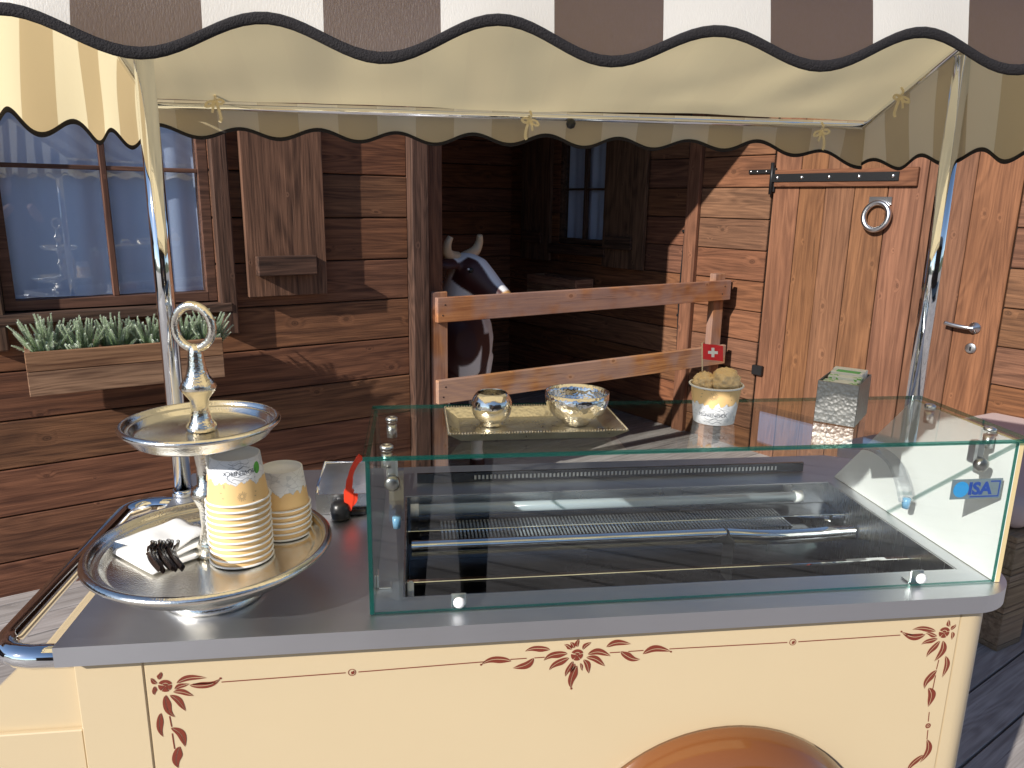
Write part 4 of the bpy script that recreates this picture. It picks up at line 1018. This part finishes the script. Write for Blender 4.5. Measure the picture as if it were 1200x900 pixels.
def cup(M, sc, label, group=None, print_at=None, logo=False, liner=True):
    side, lin, rim, (h, r0, r1) = CM[sc]
    c = obj('paper_cup', side, None, M); tag(c, label, 'paper cup', group)
    obj('rim', rim, c, M)
    if liner: obj('liner', lin, c, M)
    if print_at is not None:
        mb = MB(); vs, fs = text_geo('MÖVENPICK', .0088*sc)
        wrap(mb, vs, fs, print_at, h*.27, r0, r1, h, False)
        def stroke(pts, wd=.0005):
            for i in range(len(pts)-1):
                a, b = V(pts[i]), V(pts[i+1]); d = (b-a); 
                if d.length < 1e-6: continue
                n_ = V((-d.y, d.x)).normalized()*wd/2
                wrap(mb, [a+n_, b+n_, b-n_, a-n_], [(0, 1, 2, 3)], print_at, 0, r0, r1, h, False)
        rd = random.Random(5)
        sun_c = V((.000, h*.78))                       # a sketched sun over the mountains
        for k in range(14):
            a = k*.449; stroke([sun_c+V((math.cos(a), math.sin(a)))*.0035, sun_c+V((math.cos(a), math.sin(a)))*rd.uniform(.005, .0075)], .0004)
        stroke([sun_c+V((math.cos(a), math.sin(a)))*.0028 for a in [k*.5236 for k in range(13)]], .0004)
        for k in range(5):                              # meandering path and meadow lines
            y0 = h*(.08+.085*k); x0 = rd.uniform(-.02, -.008)
            stroke([(x0+.0035*j, y0+.0016*math.sin(j*1.3+k*2)) for j in range(9)], .00045)
        stroke([(.006+.012*math.sin(t*.5), h*.5-.0028*t) for t in range(10)], .0005)
        for k in range(8): q = V((rd.uniform(-.03, .03), rd.uniform(h*.42, h*.92))); stroke([q, q+V((.0012, .0008)), q+V((.0022, -.0002))], .0005)
        mats = [INK, GRN]
        if logo:
            n = 20; wrap(mb, [V((-.0265+.0058*math.cos(6.2832*k/n), .0085*math.sin(6.2832*k/n))) for k in range(n)], [tuple(range(n))], print_at, h*.24, r0, r1, h, False, 1)
        mb.build('print', mats, c, M)
    return c
trz = CT+.061
FLIPX = Mx.Rotation(math.pi, 4, 'X')
p1 = atz(284, 651, trz+.001); p2 = atz(334, 622, trz+.001)
toward = lambda p: math.atan2(-p.y, -p.x)
n1, pit = 11, .0094
for k in range(n1):
    last = k == n1-1
    z = trz+.0012+CH+k*pit
    tilt = Mx.Rotation(R(.5*k/n1), 4, 'Y')
    # an upside-down cup: its print angle is mirrored
    rz = random.uniform(0, 6)
    ang = toward(p1)
    M = Mx.Translation(V((p1.x+random.uniform(-.0006, .0006), p1.y, z))) @ Mx.Rotation((0 if last else rz), 4, 'Z') @ FLIPX
    if last: cup(M, 1.0, 'topmost upturned paper cup of the tall stack, printed mountains and green logo', 'upturned paper cups of the tall stack', print_at=-ang-.12, logo=True)
    else: cup(M, 1.0, 'upturned printed paper cup nested under the topmost in the tall stack', 'upturned paper cups of the tall stack', liner=(k == 0))
n2 = 6
for k in range(n2):
    last = k == n2-1
    M = Mx.Translation(V((p2.x, p2.y, trz+.0012+CH*.93+k*pit))) @ Mx.Rotation(random.uniform(0, 6), 4, 'Z') @ FLIPX
    cup(M, .93, ('topmost upturned paper cup of the short stack beside the scoop holder' if last else 'upturned printed paper cup nested under the topmost in the short stack'), 'upturned paper cups of the short stack', liner=(k == 0))
# ------------------------------------------------------------------ napkins and spoons on the lower dish
def cloth_quad(name, corners, z, th, label, wavy=.004, seed=0, mat=M_PAPER, group=None):
    c = [V((*q, 0)) for q in corners]; n = 12; vs, fs = [], []
    for lay in (0, 1):
        for j in range(n+1):
            for i in range(n+1):
                u, v = i/n, j/n; p = c[0]*(1-u)*(1-v)+c[1]*u*(1-v)+c[2]*u*v+c[3]*(1-u)*v
                e = min(u, 1-u, v, 1-v)
                zz = z+wavy*(1+mn.noise((u*2.2+seed, v*2.2, seed)))*(.4+u)+lay*th*(min(1, e*9)*.6+.4)
                vs.append((p.x, p.y, zz))
    m_ = (n+1)**2
    for j in range(n):
        for i in range(n):
            a = j*(n+1)+i; fs.append((a+m_, a+1+m_, a+n+2+m_, a+n+1+m_)); fs.append((a+n+1, a+n+2, a+1, a))
    bd = [i for i in range(n)]+[i*(n+1)+n for i in range(n)]+[n*(n+1)+n-i for i in range(n)]+[(n-i)*(n+1) for i in range(n)]
    for k in range(len(bd)): a, b = bd[k], bd[(k+1) % len(bd)]; fs.append((a, b, b+m_, a+m_))
    o = obj(name, mk(name, vs, fs, mat, True)); return tag(o, label, 'napkin', group)
nz_ = trz+.002
def q2(*pts): return [(atz(x, y, nz_+.008).x, atz(x, y, nz_+.008).y) for x, y in pts]
cloth_quad('paper_napkin', q2((178, 668), (252, 641), (208, 618), (127, 641)), nz_, .004, 'folded white paper napkin flat on the lower silver dish, lowest of the napkins', .0015, 1)
cloth_quad('paper_napkin', q2((186, 660), (250, 638), (232, 617), (150, 634)), nz_+.007, .003, 'folded white paper napkin in the middle of the napkin pile', .0035, 2)
cloth_quad('paper_napkin', q2((192, 656), (247, 633), (206, 616), (135, 640)), nz_+.012, .003, 'crumpled top paper napkin with dark spoons lying on it', .007, 5)
SPM = plain('brown_black_plastic', (.022, .015, .013), .18, coat=.4)
def spoon_mesh():
    vs, fs = [], []; n = 22; L = .105
    for i in range(n+1):
        t = i/n; x = L*(t-.5)
        wd = .0032+.0012*math.sin(t*3.14) if t < .66 else .0032+.0065*math.sin(min(1, (t-.66)/.30)*math.pi*.5)*max(0, 1-((t-.80)/.205)**4 if t > .8 else 1)
        zc = .006*math.sin(t*3.4)-.004*math.exp(-((t-.85)/.1)**2)
        for k, s in enumerate((-1, -.5, 0, .5, 1)): vs.append((x, s*wd, zc+.0022*(abs(s)**2)*(1 if t > .62 else .4)))
    for i in range(n):
        for k in range(4): a = i*5+k; fs.append((a, a+5, a+6, a+1))
    m_ = len(vs); vs += [(x, y, z-.0010) for x, y, z in vs]; fs += [tuple(q+m_ for q in f[::-1]) for f in fs]
    for i in range(n):
        for k in (0, 4): a = i*5+k; b = a+5; fs.append((a, b, b+m_, a+m_))
    return mk('plastic_spoon', vs, fs, SPM, True)
SPO = spoon_mesh()
e0, e1 = atz(189, 650, nz_+.02), atz(206, 694, nz_+.02)
az = math.atan2(e1.y-e0.y, e1.x-e0.x)
side = V((-math.sin(az), math.cos(az), 0))
for k in range(9):
    c = (e0+e1)/2 + side*(k-4)*-.0038 + V((0, 0, .021+.0015*(k % 3)+.0005*k))
    M = Mx.Translation(c) @ Mx.Rotation(az+R(180)+random.uniform(-.06, .06), 4, 'Z') @ Mx.Rotation(R(4), 4, 'Y') @ Mx.Rotation(R(-58), 4, 'X')
    tag(obj('plastic_spoon', SPO, None, M), 'small dark plastic spoon in the fanned pile on the napkins', 'spoon', 'spoons on the napkins')

# ------------------------------------------------------------------ scoop holder and red-handled scoop
hy = 1.36
ph = atz(392, 604, CT)
hold = empty('scoop_holder', (ph.x, hy+.03, CT), 'polished steel scoop holder tub behind the glass case corner', 'holder')
def hp_(px, py, Y): return aty(px, py, Y)
hx0, hx1 = atz(372, 600, CT).x, GX0-.012
hy0, hy1 = 1.355, 1.50
mb = MB(); t = .002
mb.bx(hx0, hx1, hy0, hy1, CT+.001, CT+.004); mb.bx(hx0, hx0+t, hy0, hy1, CT+.004, CT+.046); mb.bx(hx1-t, hx1, hy0, hy1, CT+.004, CT+.046)
mb.bx(hx0+t, hx1-t, hy1-t, hy1, CT+.004, CT+.052); mb.bx(hx0+t, hx1-t, hy0, hy0+t, CT+.004, CT+.040)
mb.build('tub', STEEL2, hold)
tube('rim_wire', [(hx0+.003, hy0+.004, CT+.041), (hx0+.001, hy0+.03, CT+.048), (hx0+.003, hy1-.003, CT+.054), (hx1-.003, hy1-.003, CT+.054), (hx1-.001, hy0+.03, CT+.048), (hx1-.003, hy0+.004, CT+.041)], .003, CHROME, hold, None, 8)
box('black_bracket', hx1-.012, hx1-.0025, hy0-.012, hy0+.012, CT+.001, CT+.105, BLACK, hold, None, .003)
box('black_foot', hx1-.055, hx1-.0125, hy0-.012, hy0-.002, CT+.001, CT+.012, BLACK, hold, None, .003)
sp = empty('ice_cream_scoop', (ph.x+.01, hy0-.022, CT), 'black scoop with bright red thumb lever beside the glass case', 'scoop')
yq = hy0-.022
c0 = hp_(399, 606, yq)
lathe('grip', [(.001, 0), (.017, 0), (.0185, .006), (.0185, .020), (.016, .030), (.010, .034), (.001, .034)], BLACK, sp, Mx.Translation(V((c0.x, yq, CT+.0015))), 20)
def ribbon(name, pts, wd, th, mat, parent):
    pts = spline(pts, 6); vs, fs = [], []
    for i, q in enumerate(pts):
        t_ = (pts[min(i+1, len(pts)-1)]-pts[max(i-1, 0)]).normalized(); n_ = V((t_.z, 0, -t_.x)).normalized(); w_ = wd[min(len(wd)-1, int(i/len(pts)*len(wd)))]
        for a, b in ((-1, -1), (1, -1), (1, 1), (-1, 1)): vs.append(q+n_*a*w_/2+V((0, b*th/2, 0)))
    for i in range(len(pts)-1):
        for k in range(4): a, b = i*4+k, i*4+(k+1) % 4; fs.append((a, b, b+4, a+4))
    fs.append((0, 1, 2, 3)); e = (len(pts)-1)*4; fs.append((e+3, e+2, e+1, e))
    return obj(name, mk(name, vs, fs, mat), parent)
ribbon('lever', [hp_(x, y, yq) for x, y in ((407, 597), (409, 585), (409, 570), (412, 553), (418, 541), (423, 535))], [.016, .018, .012, .009, .009, .011], .010, RED, sp)
ribbon('lever_fork', [hp_(x, y, yq) for x, y in ((411, 592), (416, 586), (417, 579))], [.008], .008, RED, sp)

# ------------------------------------------------------------------ brass tray, pot and bowl on the glass
tz = TZ+.001
tF, tB = atz(526, 510, tz+.014), atz(522, 478, tz+.014); tR = atz(733, 502, tz+.014)
tx0, tx1, ty0, ty1 = tF.x, tR.x, tF.y, tB.y
tray = empty('brass_tray', ((tx0+tx1)/2, (ty0+ty1)/2, tz), 'rectangular pale brass tray with flared sides on the glass top', 'tray')
i_ = .020; z0, z1 = tz, tz+.015
def fr(x0, x1, y0, y1, z): return [(x0, y0, z), (x1, y0, z), (x1, y1, z), (x0, y1, z)]
vs = fr(tx0+i_, tx1-i_, ty0+i_*.8, ty1-i_*.8, z0+.0015)+fr(tx0, tx1, ty0, ty1, z1)+fr(tx0-.002, tx1+.002, ty0-.002, ty1+.002, z1)+fr(tx0+i_-.001, tx1-i_+.001, ty0+i_*.8-.001, ty1-i_*.8+.001, z0)
fs = [(0, 1, 2, 3)]+[(a*4+i, a*4+4+i, a*4+4+(i+1) % 4, a*4+(i+1) % 4)[::-1] for a in (0, 1, 2) for i in range(4)]+[(15, 14, 13, 12)]
obj('pan', mk('pan', vs, fs, BRASS), tray)
mb = MB()
for (a, b) in (((tx0, ty0), (tx1, ty0)), ((tx1, ty0), (tx1, ty1)), ((tx1, ty1), (tx0, ty1)), ((tx0, ty1), (tx0, ty0))):
    L = math.hypot(b[0]-a[0], b[1]-a[1]); n = int(L/.0042)
    for k in range(n):
        t = (k+.5)/n; x, y = a[0]+(b[0]-a[0])*t, a[1]+(b[1]-a[1])*t
        vv, ff = lathe_v([(.0003, -.0013), (.0013, 0), (.0003, .0013)], 6, False); mb.add([(x+p[0], y+p[1], z1+.0012+p[2]) for p in vv], ff)
bd_ = mb.build('beaded_rim', BRASS, tray); bd_['kind'] = 'stuff'
pp = atz(576, 497, tz+.003); pr = .0315
prof = [(.001, 0), (.014, 0), (.018, .001)]+[(pr*math.cos(R(a)), .030+pr*.96*math.sin(R(a))) for a in range(-58, 51, 8)]
inn = [(r-.0012, z) for r, z in prof[::-1][:-2]]+[(.001, .003)]
pot = lathe('round_pot', prof+inn, HAMGOLD, None, Mx.Translation(V((pp.x, pp.y, tz+.0025))), 48, False)
tag(pot, 'small globe-shaped silver pot on the brass tray', 'pot')
pb = atz(675, 496, tz+.003); br_ = .0495
prof = [(.001, 0), (.016, 0), (.020, .001)]+[(br_*math.cos(R(a)), .046+.046*math.sin(R(a))) for a in range(-62, 1, 7)]+[(br_*.995, .052)]
inn = [(r-.0013, z) for r, z in prof[::-1][:-2]]+[(.001, .003)]
bowl = lathe('hammered_bowl', prof+inn, HAMMER, None, Mx.Translation(V((pb.x, pb.y, tz+.0025))), 56, False)
tag(bowl, 'open hammered silver bowl on the brass tray', 'bowl')

# ------------------------------------------------------------------ filled cup with flag
pc = atz(836, 493, TZ)
ca_ = toward(pc)
fc = cup(Mx.Translation(V((pc.x, pc.y, TZ+.0008))), .93, 'upright paper cup holding two scoops of caramel ice cream on the glass', None, print_at=ca_-.05)
h_c = CH*.93
ICE = plain('caramel_ice_cream', (.90, .66, .36), .6, bumps=(150, .8, .004), var=.12)
def scoopm(r, seed, sq=.85):
    bm = bmesh.new(); bmesh.ops.create_icosphere(bm, subdivisions=4, radius=r)
    for v in bm.verts:
        p = v.co.normalized(); d = 1+.22*mn.noise(p*2.2+V((seed, 0, 0)))+.24*abs(mn.noise(p*5+V((0, seed, 0))))+.22*abs(mn.noise(p*11+V((seed, seed, 0))))-.13
        v.co = p*r*d; v.co.z *= sq
    return bm_mesh('ice_cream', bm, ICE, True)
vr_ = V((math.cos(ca_+math.pi/2), math.sin(ca_+math.pi/2), 0))      # to the viewer's right
for (dx, dy, dz, r, sd) in ((.013, -.002, .005, .0232, 2.2), (-.017, .002, -.001, .0192, 5.5)):
    o = obj('ice_cream_ball', scoopm(r, sd), None, Mx.Translation(V((pc.x, pc.y, TZ+.001+h_c+dz)) + vr_*dx + V((0, dy, 0))))
    tag(o, 'larger craggy ball of caramel ice cream in the upright cup' if r > .021 else 'smaller ball of caramel ice cream with the flag stick in it', 'ice cream')
fl = empty('toothpick_flag', V((pc.x, pc.y, TZ+h_c))+vr_*-.022, 'red paper flag with white cross on a toothpick stuck in the ice cream', 'flag')
fb = V((pc.x, pc.y, TZ+h_c+.002))+vr_*-.021+V((0, .002, 0)); ft = fb+vr_*-.005+V((0, 0, .062))
tube('stick', [fb, ft], .0011, plain('birch', (.75, .62, .42), .7), fl, None, 8)
fu = vr_.copy(); fz = (ft-fb).normalized()
fo = ft-fz*.026
def fp(u, v, d=0): return fo+fu*(u+.001)+fz*v+V((math.cos(ca_), math.sin(ca_), 0))*(.0012*math.sin(u*220)+d)
vs, fs = [], []; n = 12
for d in (-.0003, .0003):
    for i in range(n+1): vs += [fp(.031*i/n, 0-.002*i/n, d), fp(.031*i/n, .025-.002*i/n, d)]
for i in range(n): a = 2*i; fs.append((a, a+1, a+3, a+2)); b = 2*(n+1)+a; fs.append((b+2, b+3, b+1, b))
obj('flag_paper', mk('flag_paper', vs, fs, plain('flag_red', (.72, .02, .025), .6), True), fl)
mb = MB(); c_, a_, b_ = (.0155, .0115), .0075, .0023
for (x0, x1, y0, y1) in ((c_[0]-a_, c_[0]-b_, c_[1]-b_, c_[1]+b_), (c_[0]-b_, c_[0]+b_, c_[1]-a_, c_[1]+a_), (c_[0]+b_, c_[0]+a_, c_[1]-b_, c_[1]+b_)):
    for d in (.0007, -.0007): mb.add([fp(x0, y0, d), fp(x1, y0, d), fp(x1, y1, d), fp(x0, y1, d)], [(0, 1, 2, 3)])
mb.build('white_cross', M_PAPER, fl)

# ------------------------------------------------------------------ napkin holder
A_, L_, R_ = atz(1001, 502, TZ), atz(953, 494, TZ), atz(1028, 487, TZ)
A_, L_, R_ = [V((q.x, q.y, 0)) for q in (A_, L_, R_)]
ux = (L_-A_).normalized(); uy = V((-ux.y, ux.x, 0)); 
if uy.dot(R_-A_) < 0: uy = -uy
lx, ly = (L_-A_).length, .085
ly = max(.06, min(.1, (R_-A_).dot(uy)))
HB = Mx.Translation(V((A_.x, A_.y, TZ+.001))) @ Mx((ux, uy, Z)).transposed().to_4x4()
nh = empty('napkin_holder', A_+(ux*lx+uy*ly)/2+V((0, 0, TZ)), 'square hammered pewter holder filled with napkin packets on the glass', 'napkin holder')
hz = .068; t = .002
for nm, x0, x1, y0, y1 in (('side', 0, lx, 0, t), ('side', 0, lx, ly-t, ly), ('side', 0, t, t, ly-t), ('side', lx-t, lx, t, ly-t)):
    box(nm, x0, x1, y0, y1, .0, hz, PEWTER, nh, HB, .0006)
box('bottom', t, lx-t, t, ly-t, 0, .002, PEWTER, nh, HB, 0)
GP = plain('packet_green', (.16, .55, .12), .5)
def packet_mat():
    m, n, b, o = nodes('packet_print'); tc = N(n, 'ShaderNodeTexCoord')
    ck = N(n, 'ShaderNodeTexChecker'); ck.inputs['Scale'].default_value = 160; n.links.new(tc.outputs['Object'], ck.inputs[0])
    f = mathn(n, 'MULTIPLY', ck.outputs[1], mathn(n, 'GREATER_THAN', noise(n, tc.outputs['Object'], 40, 1), .5))
    n.links.new(mixc(n, f, (.80, .82, .78), (.18, .50, .12)), b.inputs['Base Color']); return m
PKM = packet_mat()
npk = 5
for k in range(npk):
    y0 = .004+k*(ly-.010)/npk; dz = [.004, .001, .006, .010, .012][k]
    th = (ly-.010)/npk-.0015
    box('napkin_packet', .005+.002*(k % 2), lx-.006, y0, y0+th, .003, hz+dz-.004, PKM if k < 3 else M_PAPER, None, HB, .0008)
    o = bpy.context.scene.collection.objects[-1]
    tag(o, ['green and white napkin packet foremost in the pewter holder', 'green and white napkin packet second in the pewter holder', 'green and white napkin packet in the middle of the pewter holder', 'white napkin packet fourth in the pewter holder', 'white napkin packet against the far side of the pewter holder'][k], 'napkin packet', 'packets in the napkin holder')
    if k == 3: box('green_band', .012, lx-.014, y0+.0005, y0+th-.0005, hz+dz-.0038, hz+dz-.0033, GP, o, HB, 0)

# ------------------------------------------------------------------ pallet bench
BO = V((2.02, 2.12, 0)); BM_ = Mx.Translation(BO) @ Mx.Rotation(R(20), 4, 'Z')
for lv in range(3):
    zb = lv*.146
    p = empty('pallet', BO+V((.5, .5, zb)), ['bottom wooden pallet of the bench stack on the deck', 'middle wooden pallet of the bench stack', 'top wooden pallet of the bench stack under the pink cushion'][lv], 'pallet', 'pallets of the bench')
    for x in (0, .53, 1.06): box('runner', x, x+.14, 0, .80, zb+.001, zb+.021, W_PAL, p, BM_, .002)
    for x in (0, .53, 1.06):
        for y in (0, .33, .66): box('block', x, x+.14, y, y+.14, zb+.022, zb+.10, W_PAL, p, BM_, .003)
    for y in (0, .33, .66): box('stringer', 0, 1.2, y, y+.14, zb+.101, zb+.121, W_PAL, p, BM_, .002)
    for y in (0, .17, .345, .52, .69): box('deck_board', 0, 1.2, y, y+.11, zb+.122, zb+.144, W_PAL, p, BM_, .002)
bm = bmesh.new(); bmesh.ops.create_cube(bm, size=1)
for v in bm.verts: v.co = V((v.co.x*1.16, v.co.y*.78, v.co.z*.12))
bmesh.ops.bevel(bm, geom=bm.edges[:], offset=.05, segments=5, affect='EDGES', profile=.5)
cu = obj('seat_cushion', bm_mesh('seat_cushion', bm, plain('dusty_pink_cloth', (.60, .47, .44), .9, bumps=(300, .3, .001)), True), None, BM_ @ Mx.Translation(V((.6, .4, .438+.061))))
tag(cu, 'pale pink seat cushion on the pallet bench', 'cushion')

# ------------------------------------------------------------------ the photographer, seen only in reflections
def person():
    J = {'pel': (0, 0, .97, .15), 'spi': (0, .01, 1.15, .145), 'che': (0, .0, 1.33, .155), 'nec': (0, .01, 1.47, .062), 'hea': (0, .03, 1.56, .085), 'top': (0, .03, 1.68, .085)}
    for k, sg in (('l', -1), ('r', 1)):
        J.update({'hip'+k: (sg*.09, 0, .90, .105), 'kne'+k: (sg*.10, .02, .50, .066), 'ank'+k: (sg*.11, -.02, .09, .046), 'toe'+k: (sg*.125, .13, .04, .036),
                  'sho'+k: (sg*.17, 0, 1.40, .075), 'elb'+k: (sg*.25, .14, 1.19, .052), 'wri'+k: (sg*.10, .28, 1.38, .034), 'han'+k: (sg*.06, .31, 1.43, .028)})
    E_ = [('pel', 'spi'), ('spi', 'che'), ('che', 'nec'), ('nec', 'hea'), ('hea', 'top')]
    for k in 'lr': E_ += [('pel', 'hip'+k), ('hip'+k, 'kne'+k), ('kne'+k, 'ank'+k), ('ank'+k, 'toe'+k), ('che', 'sho'+k), ('sho'+k, 'elb'+k), ('elb'+k, 'wri'+k), ('wri'+k, 'han'+k)]
    names = list(J); me = bpy.data.meshes.new('person'); me.from_pydata([J[q][:3] for q in names], [(names.index(a), names.index(b)) for a, b in E_], [])
    o = bpy.data.objects.new('ptmp', me); COL.objects.link(o)
    o.modifiers.new('s', 'SKIN'); sd = o.modifiers.new('d', 'SUBSURF'); sd.levels = 2; sd.render_levels = 2
    for i, q in enumerate(names): sv = me.skin_vertices[0].data[i]; sv.radius = (J[q][3], J[q][3]*(.8 if q in ('pel', 'spi', 'che') else 1)); sv.use_root = q == 'pel'
    dg = bpy.context.evaluated_depsgraph_get(); out = bpy.data.meshes.new_from_object(o.evaluated_get(dg)); bpy.data.objects.remove(o); out.name = 'person'
    out.materials.clear()
    m, n, b, oo = nodes('dark_clothes_and_skin'); at = N(n, 'ShaderNodeAttribute', attribute_name='cloth'); n.links.new(at.outputs['Color'], b.inputs['Base Color']); b.inputs['Roughness'].default_value = .85
    out.materials.append(m); out.polygons.foreach_set('use_smooth', [True]*len(out.polygons))
    ca = out.color_attributes.new('cloth', 'FLOAT_COLOR', 'POINT'); cols = []
    for v in out.vertices:
        p = v.co; c = (.014, .015, .019) if p.z < .93 else (.022, .022, .026)
        if p.z < .09: c = (.04, .03, .025)
        if p.z > 1.50 and p.y < .20: c = (.50, .30, .22) if p.y > .04 and p.z < 1.66 else (.05, .03, .02)
        if p.y > .265: c = (.50, .30, .22)
        cols += [*c, 1]
    ca.data.foreach_set('color', cols); return out
pe = obj('person', person(), None, Mx.Translation(V((.085, -.44, .012))))
tag(pe, 'person in dark jacket and trousers reflected in the front glass', 'person')
